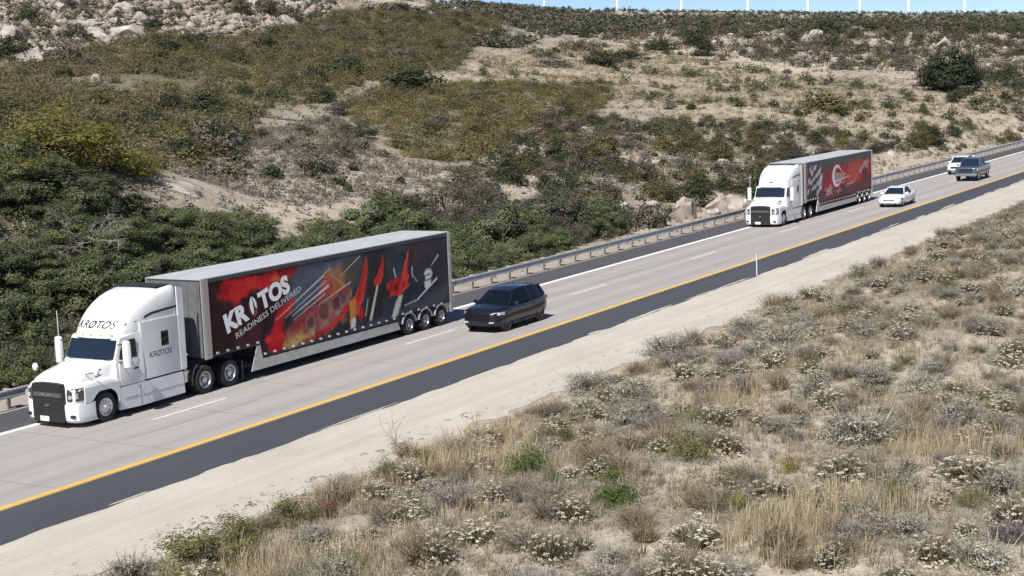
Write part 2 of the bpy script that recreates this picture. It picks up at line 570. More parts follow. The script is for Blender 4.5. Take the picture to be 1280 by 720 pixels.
# ------------------------------------------------------------------ road: sheets side by side, markings 4 mm above
def road_mat(name, base, lane_lo, lane_hi, amt, base_var=0.1, crack=False):
    m = bpy.data.materials.new(name)
    m.use_nodes = True
    t = m.node_tree
    b = t.nodes['Principled BSDF']
    b.inputs['Roughness'].default_value = 0.85
    b.inputs['Specular IOR Level'].default_value = 0.25
    g = t.nodes.new('ShaderNodeNewGeometry')

    def noise(sc, scale, det=5):
        mp = t.nodes.new('ShaderNodeMapping')
        mp.inputs['Scale'].default_value = sc
        t.links.new(g.outputs['Position'], mp.inputs[0])
        n = t.nodes.new('ShaderNodeTexNoise')
        n.inputs['Scale'].default_value = scale
        n.inputs['Detail'].default_value = det
        n.inputs['Roughness'].default_value = 0.6
        t.links.new(mp.outputs[0], n.inputs['Vector'])
        return n.outputs['Fac']

    def madd(a, k, c):
        n = t.nodes.new('ShaderNodeMath')
        n.operation = 'MULTIPLY_ADD'
        t.links.new(a, n.inputs[0])
        n.inputs[1].default_value = k
        if isinstance(c, (int, float)):
            n.inputs[2].default_value = c
        else:
            t.links.new(c, n.inputs[2])
        return n.outputs[0]
    long_ = noise((0.02, 2.2, 1), 1.0)            # wear drawn out along the direction of travel
    patch = noise((0.25, 0.6, 1), 1.0)
    fine = noise((1, 1, 1), 9.0, 8)
    v = madd(long_, amt * 2.0, madd(patch, base_var * 2, madd(fine, base_var * 1.6, 1 - amt - base_var * 1.8)))
    if crack:                                       # darker tracks where the wheels run
        sp = t.nodes.new('ShaderNodeSeparateXYZ')
        t.links.new(g.outputs['Position'], sp.inputs[0])
        ph = madd(sp.outputs['Y'], 2 * math.pi / 1.8, -31.85 * 2 * math.pi / 1.8)
        cs = t.nodes.new('ShaderNodeMath')
        cs.operation = 'COSINE'
        t.links.new(ph, cs.inputs[0])
        v = madd(cs.outputs[0], -0.055, v)
    h = t.nodes.new('ShaderNodeHueSaturation')
    h.inputs['Color'].default_value = (*base, 1)
    t.links.new(v, h.inputs['Value'])
    t.links.new(h.outputs[0], b.inputs['Base Color'])
    if crack:                                       # sawn joints across the slabs and a joint between the lanes
        sx = t.nodes.new('ShaderNodeSeparateXYZ')
        t.links.new(g.outputs['Position'], sx.inputs[0])
        w_ = t.nodes.new('ShaderNodeMath')
        w_.operation = 'PINGPONG'
        t.links.new(sx.outputs['X'], w_.inputs[0])
        w_.inputs[1].default_value = 2.3
        c = t.nodes.new('ShaderNodeMath')
        c.operation = 'LESS_THAN'
        t.links.new(w_.outputs[0], c.inputs[0])
        c.inputs[1].default_value = 0.02
        mx = t.nodes.new('ShaderNodeMix')
        mx.data_type = 'RGBA'
        sc = t.nodes.new('ShaderNodeMath')
        sc.operation = 'MULTIPLY'
        t.links.new(c.outputs[0], sc.inputs[0])
        sc.inputs[1].default_value = 0.6
        t.links.new(sc.outputs[0], mx.inputs['Factor'])
        t.links.new(h.outputs[0], mx.inputs['A'])
        mx.inputs['B'].default_value = (0.1, 0.095, 0.09, 1)
        t.links.new(mx.outputs['Result'], b.inputs['Base Color'])
    return m


XA, XB = -300.0, 620.0


def strip(name, y0, y1, z, m, label, x0=XA, x1=XB, ragged=0.0, seed=1, both=False):
    n = max(2, int((x1 - x0) / (0.5 if ragged else 20)))
    xs = np.linspace(x0, x1, n)
    a = np.full(n, y0)
    b = np.full(n, y1)
    if ragged:
        a = a + (vnoise(xs / 1.1, xs * 0, seed) - .5) * ragged + (vnoise(xs / 0.35, xs * 0, seed + 3) - .5) * ragged * .5
        if both:
            b = b + (vnoise(xs / 0.9, xs * 0, seed + 5) - .5) * ragged
    V = np.concatenate([np.stack([xs, a, np.full(n, z)], -1), np.stack([xs, b, np.full(n, z)], -1)])
    i = np.arange(n - 1)
    o = mesh_obj(name, raw_mesh(name, V, np.stack([i, i + 1, n + i + 1, n + i], -1), None, m))
    return tag(o, label, kind='structure')


m_conc = road_mat('lane_concrete', (0.305, 0.288, 0.275), 0, 0, 0.24, 0.085, True)
m_asph = road_mat('shoulder_asphalt', (0.056, 0.062, 0.074), 0, 0, 0.28, 0.16)
m_asph2 = road_mat('shoulder_asphalt_worn', (0.070, 0.070, 0.077), 0, 0, 0.28, 0.16)
m_sand = road_mat('verge_sand', (0.43, 0.392, 0.345), 0, 0, 0.22, 0.24)
m_yel = road_mat('yellow_paint', (0.62, 0.36, 0.06), 0, 0, 0.14, 0.10)
m_wht = road_mat('white_paint_line', (0.74, 0.73, 0.71), 0, 0, 0.06, 0.06)
m_wht2 = road_mat('worn_white_line', (0.52, 0.505, 0.49), 0, 0, 0.2, 0.25)
m_seam = road_mat('tar_seam', (0.16, 0.11, 0.06), 0, 0, 0.2, 0.2)
m_berm = road_mat('berm_grit', (0.30, 0.265, 0.23), 0, 0, 0.1, 0.22)
strip('verge', 23.9, 28.32, -0.014, m_sand, 'pale sandy verge between the freeway and the brush', ragged=0.9, seed=7)
strip('verge_berm', 40.3, 42.5, -0.018, m_berm, 'gritty strip under the guardrail')
strip('left_shoulder', 28.27, 30.66, -0.004, m_asph, 'dark asphalt shoulder beside the yellow line', ragged=0.20, seed=9)
strip('road', 30.66, 38.12, -0.004, m_conc, 'two concrete freeway lanes')
strip('right_shoulder', 38.12, 40.45, -0.004, m_asph2, 'dark asphalt shoulder beside the guardrail')
strip('edge_marking', 30.70, 30.92, 0.0, m_yel, 'yellow edge line')
strip('edge_seam', 30.57, 30.645, 0.0, m_seam, 'dark seam beside the yellow line')
strip('edge_marking', 37.78, 38.02, 0.0, m_wht, 'white edge line')
for k in range(-8, 30):
    x0 = 35.05 + 14.63 * k
    strip('lane_marking', 34.52, 34.66, 0.0, m_wht2, 'white lane dash', x0, x0 + 3.66)
# sealed cracks and skid streaks
mb = MB()
rng = random.Random(5)
for k in range(16):
    x0 = rng.uniform(20, 160)
    y0 = rng.uniform(31.2, 37.5)
    L = rng.uniform(1.5, 9)
    wd = rng.uniform(.02, .05)
    dy = rng.uniform(-.25, .25)
    pts = [(x0 + L * t / 6, y0 + dy * t / 6 + rng.uniform(-.05, .05)) for t in range(7)]
    for (xa, ya), (xb, yb) in zip(pts, pts[1:]):
        mb.add([(xa, ya, .0005 + k * 1e-4), (xb, yb, .0005 + k * 1e-4), (xb, yb + wd, .0005 + k * 1e-4), (xa, ya + wd, .0005 + k * 1e-4)], [(0, 1, 2, 3)])
tag(mb.build('road_cracks', mat('tar', (0.25, 0.235, 0.225), 0.8)), 'tar sealed cracks in the concrete lanes', kind='structure')

# pale sand blown onto the edge of the shoulder
mb = MB()
pr = random.Random(23)
for k in range(20):
    x0 = pr.uniform(15, 150)
    L, wd = pr.uniform(.5, 2.6), pr.uniform(.05, .14)
    y0 = 28.3 + abs(pr.gauss(0, .12))
    pts = [(x0 + L * math.cos(2 * math.pi * q / 14) * pr.uniform(.6, 1.1), y0 + wd * math.sin(2 * math.pi * q / 14) * pr.uniform(.5, 1.2), .001 + k * 4e-5) for q in range(14)]
    mb.add(pts, [tuple(range(14))])
tag(mb.build('sand_drift', m_sand), 'pale sand drifted onto the edge of the dark shoulder', kind='structure')

# ------------------------------------------------------------------ guardrail
gal = mat('galvanised_steel', (0.56, 0.57, 0.58), 0.45, 0.6, var=0.12, scale=3)
wood = mat('weathered_post', (0.26, 0.235, 0.21), 0.9, var=0.3, scale=6)
gr = empty('guardrail', (0, 40.78, 0), 'long galvanised guardrail on posts along the far shoulder', 'guardrail')
prof = [(-.07, .39), (-.15, .42), (-.15, .47), (-.07, .53), (-.07, .57), (-.15, .63), (-.15, .68), (-.07, .71), (-.06, .705), (-.14, .675), (-.14, .635), (-.06, .575), (-.06, .525), (-.14, .465), (-.14, .425), (-.06, .395)]
mb = MB()
mb.prism([(p[0], p[1]) for p in prof], 'x', -120, 420)
mb.build('rail', gal, gr)
pm = None
for k in range(100):
    x = 8 + k * 1.905
    if pm is None:
        mb = MB()
        mb.box((-.08, .10, -.4), (.08, .27, .70))
        mb.box((-.07, -.06, .36), (.07, .10, .70))
        pm = mb.build('post', wood, gr, bevel=.01)
        pm.location = (x, 0, 0)
    else:
        c = link_copy(pm, gr)
        c.location = (x, 0, 0)
mb = MB()
for k in range(100, 210):
    x = 8 + k * 1.905
    mb.box((x - .08, .10, -.4), (x + .08, .27, .70))
o = mb.build('far_posts', wood, gr)
o['kind'] = 'stuff'

# ------------------------------------------------------------------ delineator
dl = empty('delineator_post', (72.8, 28.22, 0), 'slim white delineator post standing at the edge of the near shoulder', 'road post')
mb = MB()
mb.prism([(-.055, -.012), (-.03, -.028), (.03, -.028), (.055, -.012), (.05, .0), (.028, -.014), (-.028, -.014), (-.05, 0)], 'z', -.1, 1.15)
mb.build('post', mat('white_plastic', (0.82, 0.82, 0.80), 0.5), dl)
mb = MB()
mb.box((-.03, -.033, .98), (.03, -.029, 1.1))
mb.build('reflector', M['lamp_glass'], dl)

# ------------------------------------------------------------------ wind turbines on the ridge behind
tw = mat('turbine_white', (0.82, 0.83, 0.84), 0.45)
DIST = 2550.0


def turbine(az, rot, label, dist=DIST, drop=0.0):
    x, y = dist * math.cos(az), dist * math.sin(az)
    z = float(H(x, y)[0])
    t = empty('wind_turbine', (x, y, z - 1 - drop), label, 'wind turbine', 'wind turbines along the ridge')
    t.rotation_euler = (0, 0, az)
    mb = MB()
    n = 16
    rings = []
    for zz, r in ((0, 2.6), (20, 2.4), (45, 2.15), (80, 1.4)):
        rings.append([(r * math.cos(2 * math.pi * k / n), r * math.sin(2 * math.pi * k / n), zz) for k in range(n)])
    mb.loft(rings)
    mb.build('tower', tw, t, smooth=50)
    mb = MB()
    mb.prism([(-4.5, 79.6), (5, 79.6), (5.6, 81.4), (5, 83.4), (-3.2, 83.4), (-4.5, 82.4)], 'y', -1.7, 1.7)
    mb.build('nacelle', tw, t, bevel=.35)
    mb = MB()
    rings = [[(-4.5 - d, r * math.cos(2 * math.pi * k / 12), 81.4 + r * math.sin(2 * math.pi * k / 12)) for k in range(12)] for d, r in ((0, 1.5), (1.2, 1.35), (2.2, .6), (2.4, .1))]
    mb.loft(rings)
    mb.build('hub', tw, t, smooth=50)
    for k in range(3):
        a = R(rot + 120 * k)
        mb = MB()
        rings = []
        for rr, ch, th in ((0.8, .8, .8), (4, 1.1, .8), (9, 1.9, .5), (22, 1.3, .3), (36, .75, .15), (41, .2, .05)):
            c, s_ = math.cos(a), math.sin(a)
            rings.append([(-5.3 + dx, rr * s_ + dc * c, 81.4 + rr * c - dc * s_) for dc, dx in ((-ch, 0), (0, -th), (ch * .7, 0), (0, th))])
        mb.loft(rings)
        mb.build('blade', tw, t, smooth=50)


for az, rot, lab in TURBINES:
    turbine(az, rot, lab, drop=20.0 if 'hangs' in lab else 0.0)

# ------------------------------------------------------------------ trucks.  local frame: u back from the bumper, v across (near side negative), z up
def wheel(parent, c, side, kind, r=0.5):
    """tyre with its rim; side -1 faces the camera side"""
    s = side
    mb = MB()
    if kind == 'steer':
        hw = .14
        mb.lathe([(.29, s * .12), (.33, s * .15), (.46, s * .15), (.495, s * .11), (.5, s * .05), (.5, -s * .05), (.495, -s * .11), (.46, -s * .14), (.29, -s * .12)], c, 28)
    elif kind == 'drive':
        mb.lathe([(.29, s * .27), (.33, s * .30), (.46, s * .30), (.495, s * .26), (.5, s * .2), (.5, s * .05), (.47, s * .02), (.47, -s * .02), (.5, -s * .05), (.5, -s * .25), (.46, -s * .29), (.29, -s * .27)], c, 28)
    else:
        q = r / .5
        mb.lathe([(.27 * q, s * .20), (.31 * q, s * .23), (.45 * q, s * .23), (.49 * q, s * .19), (.5 * q, s * .12), (.5 * q, -s * .2), (.46 * q, -s * .23), (.27 * q, -s * .2)], c, 26)
    t = mb.build('tyre', M['rubber'], parent, smooth=35)
    mb = MB()
    q = r / .5
    if kind == 'steer':
        mb.lathe([(0, s * .20), (.055, s * .20), (.07, s * .18), (.085, s * .16), (.13, s * .15), (.15, s * .125), (.2, s * .115), (.24, s * .13), (.27, s * .155), (.295, s * .15), (.297, s * .11)], c, 28)
        for k in range(10):
            a = 2 * math.pi * k / 10
            mb.lathe([(0, s * .128), (.024, s * .128)], (c[0] + .215 * math.cos(a), c[1], c[2] + .215 * math.sin(a)), 8, 1)
    else:
        d = .30 if kind == 'drive' else .23
        mb.lathe([(.295 * q, s * (d - .04)), (.295 * q, s * d), (.27 * q, s * (d - .005)), (.255 * q, s * (d - .05)), (.22 * q, s * (d - .15)), (.15 * q, s * (d - .16)), (.12 * q, s * (d - .14)), (.11 * q, s * (d - .03)), (.07 * q, s * (d - .01)), (0, s * (d - .01))], c, 28)
        for k in range(8):
            a = 2 * math.pi * k / 8 + .2
            mb.lathe([(0, s * (d - .144)), (.028 * q, s * (d - .144))], (c[0] + .19 * q * math.cos(a), c[1], c[2] + .19 * q * math.sin(a)), 8, 1)
    mb.build('rim', [M['alloy'], M['black_trim']], t, smooth=35)
    return t


FAIR = [(2.60, 2.02, 1.16), (2.70, 2.05, 1.16), (2.82, 2.12, 1.165), (2.95, 2.20, 1.17), (3.10, 2.32, 1.18), (3.25, 2.46, 1.19), (3.42, 2.66, 1.195), (3.60, 2.92, 1.19), (3.76, 3.22, 1.18), (3.88, 3.55, 1.16), (3.97, 3.95, 1.12), (4.02, 4.35, 1.05), (4.03, 4.45, 1.0)]


def fair_u(z):
    zs = [f[0] for f in FAIR]
    return float(np.interp(z, zs, [f[1] for f in FAIR]))


def fair_bulge(v):
    a = abs(v)
    return float(np.interp(a, [0, .3, .6, .85, 1.0, 1.1, 1.18], [0, .015, .06, .15, .28, .5, 1.0]))


def lettering(name, txt, fn, m, height, bold, parent, tracking=1.0, shear=0.0):
    """flat letters; fn maps (x along the word, y up) to a point"""
    vs, fs, wd = text_shape(txt, height, bold)
    mb = MB()
    mb.add([fn((x + shear * y) * tracking, y) for x, y in vs], fs)
    return mb.build(name, m, parent), wd * tracking


def tractor(root, gap, words):
    W = M['white_paint']
    # --- chassis
    mb = MB()
    for s in (-1, 1):
        mb.box((1.2, s * .43 - .05, .72), (gap + 2.3, s * .43 + .05, 1.0))
    mb.box((4.6, -.7, 1.0), (5.5, .7, 1.06))
    mb.box((gap - .2, -.5, 1.0), (gap + 1.9, .5, 1.14))
    for x in (1.31, gap - .05, gap + 1.27):
        mb.box((x - .07, -.9, .42), (x + .07, .9, .58))
    mb.box((1.0, -.85, .45), (4.9, .85, .95))
    mb.build('chassis', M['chassis'], root)
    for s in (-1, 1):
        wheel(root, (1.31, s * 1.05, .5), s, 'steer')
        for x in (gap - .05, gap + 1.27):
            wheel(root, (x, s * .95, .5), s, 'drive')
    for s in (-1, 1):                                # quarter fenders ahead of the drive wheels, mud flaps behind
        mb = MB()
        x = gap - .05
        pts = [(x - .62, .40), (x - .60, .75), (x - .48, .98), (x - .28, 1.10), (x - .27, 1.07), (x - .45, .95), (x - .57, .74), (x - .59, .40)]
        mb.prism(pts, 'y', s * .68, s * 1.24)
        mb.build('wheel_fender', M['black_trim'], root)
        mb = MB()
        mb.box((gap + 1.95, s * .95 - .3, .15), (gap + 1.97, s * .95 + .3, .85))
        mb.build('mud_flap', M['rubber'], root)
    # --- bumper
    mb = MB()
    plan = [(.85, -1.22), (.40, -1.22), (.18, -1.14), (.08, -.98), (.03, -.72), (.03, .72), (.08, .98), (.18, 1.14), (.40, 1.22), (.85, 1.22)]
    mb.loft([[(x + .10, y * .985, .18) for x, y in plan], [(x + .02, y, .26) for x, y in plan], [(x, y, .45) for x, y in plan], [(x, y, .74) for x, y in plan], [(x + .02, y, .785) for x, y in plan]])
    bumper = mb.build('bumper', W, root, smooth=30)
    for s in (-1, 1):
        mb = MB()
        mb.loft([[(px - .0, s * (.97 + .10 * math.cos(t)), .40 + .055 * math.sin(t)) for t in [2 * math.pi * k / 14 for k in range(14)]] for px in (.06, .14)])
        mb.build('fog_light', M['black_trim'], bumper)
    mb = MB()
    mb.box((-.045, -.02, .22), (-.03, .38, .38))
    mb.build('licence_plate', M['plate'], bumper)
    # --- hood
    st = [(.10, 1.03, .78, 1.22, .93, 1.38), (.16, 1.10, .78, 1.28, .95, 1.47), (.30, 1.16, .78, 1.33, .96, 1.58), (.62, 1.20, .78, 1.38, .97, 1.70), (.66, 1.20, 1.06, 1.385, .97, 1.71), (1.10, 1.22, 1.06, 1.40, .98, 1.80), (1.60, 1.22, 1.06, 1.38, 1.0, 1.88), (1.92, 1.20, 1.06, 1.30, 1.02, 1.93)]
    rings = []
    for u, wf, zb, zf, wh, zt in st:
        half = [(wf - .03, zb), (wf, zb + .1), (wf, zf - .08), (wf - .05, zf), (wh + .02, zf + .04), (wh - .01, zf + .10), (wh - .05, zt - .12), (wh - .14, zt - .03), (wh - .35, zt + .01), (.2, zt + .03)]
        rings.append([(u, -a, b) for a, b in half] + [(u, a, b) for a, b in reversed(half)])
    mb = MB()
    mb.loft(rings)
    for s in (-1, 1):                                # fender sides with the wheel arch cut out
        c, r = (1.31, .50), .62
        arc = [(c[0] + r * math.cos(t), c[1] + r * math.sin(t)) for t in [R(5 + 170 * k / 16) for k in range(17)]]
        pts = [(1.96, .52)] + [(1.96, 1.25), (.5, 1.28), (.42, .79), (.70, .79)] + arc[::-1][1:]
        pts = [(1.97, arc[0][1])] + [(1.97, 1.25), (.45, 1.28), (.42, .79), (arc[-1][0], .79)] + [p for p in arc[::-1] if p[1] > .8 or p[0] > 1.31]
        n = len(pts)
        mb.prism(pts, 'y', s * 1.19, s * 1.225)
    hood = mb.build('hood', W, root, smooth=38)
    mb = MB()                                        # grille: dark surround, bars, bright centre strip
    out = [(-.70, .20), (-.70, 1.36), (-.64, 1.44), (-.3, 1.47), (.3, 1.47), (.64, 1.44), (.70, 1.36), (.70, .20)]
    mb.prism(out, 'x', -.02, .24, 0)
    for k in range(5):
        z = 1.20 + .05 * k
        mb.box((-.035, -.62, z), (-.018, .62, z + .022), 1)
    for k in range(7):
        z = .45 + .075 * k
        mb.box((-.035, -.64, z), (-.018, .64, z + .03), 1)
    mb.box((-.04, -.64, 1.02), (-.018, .64, 1.16), 2)
    grille = mb.build('grille', [M['black_trim'], mat('grille_bar', (.05, .05, .055), .35, .3), mat('grille_mesh', (.16, .16, .16), .4, .6)], root)
    grille.parent = hood
    mb = MB()
    mb.loft([[(x, .02 + .11 * math.cos(t), .745 + .05 * math.sin(t)) for t in [2 * math.pi * k / 14 for k in range(14)]] for x in (-.05, -.03)])
    for v in (-.16, .12):
        mb.box((-.055, v, 1.06), (-.041, v + .12, 1.12))
    mb.build('emblem', M['chrome'], hood)
    for s in (-1, 1):
        mb = MB()
        pts = [(.055, s * .80), (.085, s * .98), (.16, s * 1.11), (.30, s * 1.17), (.42, s * 1.185), (.5, s * 1.1), (.3, s * .8)]
        mb.loft([[(a, b, .90) for a, b in pts], [(a, b, 1.18) for a, b in pts], [(a + .05, b * .99, 1.31) for a, b in pts]])
        hl = mb.build('headlight', M['dark_lamp'], hood)
        mb = MB()
        mb.loft([[(x, s * (.93 + .07 * math.cos(t)), 1.03 + .07 * math.sin(t)) for t in [2 * math.pi * k / 14 for k in range(14)]] for x in (.05, .12)])
        mb.box((.13, s * 1.13 - .02, .98), (.22, s * 1.13 + .03, 1.16))
        mb.build('lamp', M['lamp_glass'], hl)
        mb = MB()
        for zz, ve in ((1.47, .978), (1.645, .955)):
            mb.prism([(1.14, zz), (1.46, zz + .015), (1.46, zz + .075), (1.17, zz + .07)], 'y', s * .85, s * ve)
        mb.build('hood_vent', M['black_trim'], hood)
        # hood mirror on its arm
        mb = MB()
        mb.tube([(.78, s * .93, 1.66), (.80, s * 1.16, 1.70), (.80, s * 1.36, 1.74)], .016, 6, 1)
        b0 = [(.72, .03), (.76, .10), (.84, .12), (.86, .0), (.84, -.12), (.76, -.10)]
        mb.loft([[(.745, s * 1.40 + .05 * math.cos(t), 1.76 + .07 * math.sin(t)) for t in [2 * math.pi * k / 12 for k in range(12)]],
                 [(.78, s * 1.40 + .10 * math.cos(t), 1.76 + .125 * math.sin(t)) for t in [2 * math.pi * k / 12 for k in range(12)]],
                 [(.85, s * 1.40 + .11 * math.cos(t), 1.76 + .135 * math.sin(t)) for t in [2 * math.pi * k / 12 for k in range(12)]]], 0)
        mb.build('hood_mirror', [W, M['black_trim']], hood, smooth=40)
    # --- cab
    mb = MB()
    rings = []
    for u, w_, zt, wt in ((1.90, 1.19, 1.93, 1.14), (1.98, 1.20, 2.10, 1.13), (2.20, 1.20, 2.60, 1.10), (2.24, 1.20, 2.66, 1.10), (2.9, 1.21, 2.75, 1.14), (3.12, 1.235, 2.78, 1.18)):
        zt0 = min(zt, 1.88)
        half = [(w_ - .02, 1.02), (w_, 1.1), (w_, 1.5), (w_ - .01, zt0 - .02), (wt + (w_ - wt) * .2, max(zt0, zt - .25)), (wt, zt - .06), (wt - .08, zt)]
        rings.append([(u, -a, b) for a, b in half] + [(u, a, b) for a, b in reversed(half)])
    mb.loft(rings)
    cab = mb.build('cab', W, root, smooth=30)
    mb = MB()                                        # windshield, two slightly raked panes bowed forward at the middle
    vv = [-1.08, -.8, -.4, 0, .4, .8, 1.08]
    lo = [(1.885 - .13 * (1 - (v / 1.08) ** 2), v, 1.95) for v in vv]
    mi = [(2.02 - .12 * (1 - (v / 1.08) ** 2), v * .985, 2.25) for v in vv]
    hi = [(2.15 - .11 * (1 - (v / 1.08) ** 2), v * .96, 2.545) for v in vv]
    mb.loft([lo + [(2.1, .9, 1.95), (2.1, -.9, 1.95)], mi + [(2.2, .88, 2.25), (2.2, -.88, 2.25)], hi + [(2.3, .86, 2.545), (2.3, -.86, 2.545)]])
    mb.build('windshield', M['glass'], cab, smooth=30)
    mb = MB()                                        # cowl strip and wipers
    for s in (-1, 1):
        mb.tube([(1.76, s * .1 - .05, 1.965), (1.84, s * .55, 2.02), (1.9, s * .9, 2.06)], .011, 5)
    mb.build('wiper', M['black_trim'], cab)
    for s in (-1, 1):
        mb = MB()
        mb.prism([(2.07, 1.93), (2.18, 2.24), (2.34, 2.50), (2.82, 2.52), (2.86, 1.90)], 'y', s * 1.15, s * 1.212)
        mb.build('side_window', M['tint'], cab)
        mb = MB()
        mb.prism([(2.02, 1.08), (2.02, 1.86), (2.10, 1.90), (2.90, 1.87), (2.90, 1.08)], 'y', s * 1.19, s * 1.218)
        d = mb.build('door', W, cab, bevel=.008)
        mb = MB()
        mb.box((2.66, s * 1.235 - .018, 1.50), (2.84, s * 1.235 + .018, 1.55))
        mb.build('handle', M['black_trim'], d)
        mb = MB()                                    # tall mirror on two arms ahead of the door
        mb.tube([(2.02, s * 1.18, 2.42), (2.06, s * 1.45, 2.46)], .022, 6, 1)
        mb.tube([(2.02, s * 1.18, 1.86), (2.06, s * 1.45, 1.82)], .022, 6, 1)
        prof = [(1.92, .0), (1.94, .08), (2.0, .135), (2.10, .145), (2.13, .0), (2.10, -.145), (2.0, -.135), (1.94, -.08)]
        mb.loft([[(2.04 + (a - 2.04) * k, s * 1.56 + b * k, z) for a, b in prof] for z, k in ((1.66, .6), (1.70, .95), (2.0, 1.0), (2.36, 1.0), (2.54, .92), (2.58, .55))], 0)
        mb.box((2.125, s * 1.56 - .12, 1.72), (2.145, s * 1.56 + .12, 2.5), 1)
        mb.build('mirror', [W, M['black_trim']], cab, smooth=40)
    # --- sleeper with the tall roof fairing
    mb = MB()
    half = [(1.15, 3.06), (1.21, 3.10)]
    plan = [(3.06, -1.15), (3.12, -1.20), (3.3, -1.225), (4.86, -1.225), (4.93, -1.20), (4.95, -1.15), (4.95, 1.15), (4.93, 1.20), (4.86, 1.225), (3.3, 1.225), (3.12, 1.20), (3.06, 1.15)]
    mb.loft([[(x, y, z) for x, y in plan] for z in (1.06, 1.12, 2.0, 2.62, 3.0)])
    for s in (-1, 1):                                # side extenders closing the gap to the trailer
        mb.prism([(4.90, 1.06), (5.18, 1.10), (5.20, 3.9), (4.90, 3.98)], 'y', s * 1.19, s * 1.232)
    sl = mb.build('sleeper', W, root, smooth=30)
    mb = MB()
    rings = []
    for z, uf, w_ in FAIR:
        front = []
        k = w_ / 1.18
        for v in (0, .3, .6, .85, 1.0, 1.1, 1.165):
            front.append((min(uf + fair_bulge(v), 4.8), v * k))
        ring = [(x, -y) for x, y in front[::-1]] + [(x, y) for x, y in front[1:]]
        back = [(4.80, w_), (4.92, w_ - .05), (4.92, -w_ + .05), (4.80, -w_)]
        side = min(uf + 1.7, 4.7)
        ring = [(side, -w_)] + ring + [(side, w_)] + back
        rings.append([(x, y, z) for x, y in ring])
    mb.loft(rings)
    fr = mb.build('roof_fairing', W, root, smooth=45)
    mb = MB()                                        # flat roof cap edge and the two small roof lights seen along the top
    mb.box((4.2, -.95, 4.03), (4.9, .95, 4.06))
    mb.build('roof_edge', M['black_trim'], fr)
    for s in (-1, 1):                                # dark seam running up the side of the roof
        mb = MB()
        pts = [(2.58, 2.98), (2.95, 3.02), (3.15, 3.06), (3.40, 3.16), (3.70, 3.235), (4.3, 3.27), (4.92, 3.30)]

        def vside(u, z):
            w_ = float(np.interp(z, [f[0] for f in FAIR], [f[2] for f in FAIR]))
            uf = fair_u(z)
            k = w_ / 1.18
            best = w_ * float(np.interp(u - uf, [.28, .5, 1.0, 1.7], [1.0 / 1.18, 1.1 / 1.18, 1.165 / 1.18, 1.0]))
            return best
        vs = []
        for u, z in pts:
            b = s * (vside(u, z) + .006)
            vs += [(u, b - s * .02, z - .042), (u, b, z - .042), (u, b, z + .042), (u, b - s * .02, z + .042)]
        rr = [vs[i:i + 4] for i in range(0, len(vs), 4)]
        mb.loft(rr)
        mb.build('seam_strip', M['black_trim'], fr)
    for k, v in enumerate((-.8, -.4, 0, .4, .8)):
        mb = MB()
        z = 2.70
        u = fair_u(z) + fair_bulge(v)
        mb.box((u - .035, v - .05, z - .02), (u + .03, v + .05, z + .02))
        mb.build('marker_light', M['amber'], fr, bevel=.008)
    for s in (-1, 1):
        mb = MB()
        mb.prism([(4.02, 2.05), (4.38, 2.05), (4.38, 2.56), (4.02, 2.56)], 'y', s * 1.2, s * 1.229)
        mb.build('sleeper_window', M['tint'], sl, bevel=.004)
    for s in (-1, 1):                                # white chassis skirts with steps
        mb = MB()
        mb.prism([(1.93, .26), (1.95, .98), (2.0, 1.0), (4.98, 1.0), (5.02, .24), (2.9, .22)], 'y', s * 1.10, s * 1.22)
        mb.box((2.0, s * 1.0 - .1, 1.0), (4.96, s * 1.0 + .1, 1.06), 1)
        mb.box((2.85, s * 1.225 - .008, .25), (2.88, s * 1.225 + .008, .99), 2)
        mb.box((2.15, s * 1.225 - .006, .60), (2.80, s * 1.225 + .006, .63), 2)
        mb.box((2.95, s * 1.225 - .006, .58), (4.95, s * 1.225 + .006, .595), 2)
        mb.build('chassis_skirt', [W, M['black_trim'], mat('skirt_line', (.35, .36, .37), .5)], root)
    mb = MB()                                        # air lines and catwalk behind the cab
    for k in range(4):
        v = -.5 + .18 * k
        mb.tube([(4.98, v, 1.7 + .05 * k), (5.25, v - .15, 1.35), (5.5, v - .1, 1.22), (gap - .05, v, 1.55 + .06 * k)], .028, 6)
    mb.build('air_hose', M['black_trim'], root)
    mb = MB()
    mb.tube([(5.28, -1.0, .98), (5.28, -1.0, 1.25), (5.45, -.95, 1.5)], .10, 10)
    mb.box((5.15, -1.1, .55), (5.62, -.55, .95))
    mb.build('catwalk', M['chrome'], root)
    mb = MB()
    mb.tube([(2.0, 1.48, 2.45), (2.02, 1.50, 3.45)], .012, 5)
    mb.build('antenna', M['white_paint'], root)
    # --- lettering
    if words:
        wd = text_shape(words, .25, .012)[2]
        k = 1.62 / wd

        def on_front(x, y):
            v = -(x - .81)                           # reads left to right seen from ahead
            z = 2.90 + y * .95
            return (fair_u(z) + fair_bulge(v) - .010, v, z)
        lettering('lettering', words, lambda x, y: on_front(x, y), M['grey_letter'], .25, .012, fr, k, .25)
        wd = text_shape(words, .2, .012)[2]
        lettering('lettering', words, lambda x, y: (3.42 + x, -1.228, 1.74 + y), M['grey_letter'], .2, .012, sl, 1.06 / wd, .2)
    else:
        mb = MB()
        u = fair_u(2.93)
        mb.box((u - .02, -.16, 2.9), (u + .02, .16, 2.98))
        mb.build('emblem', M['chrome'], fr)


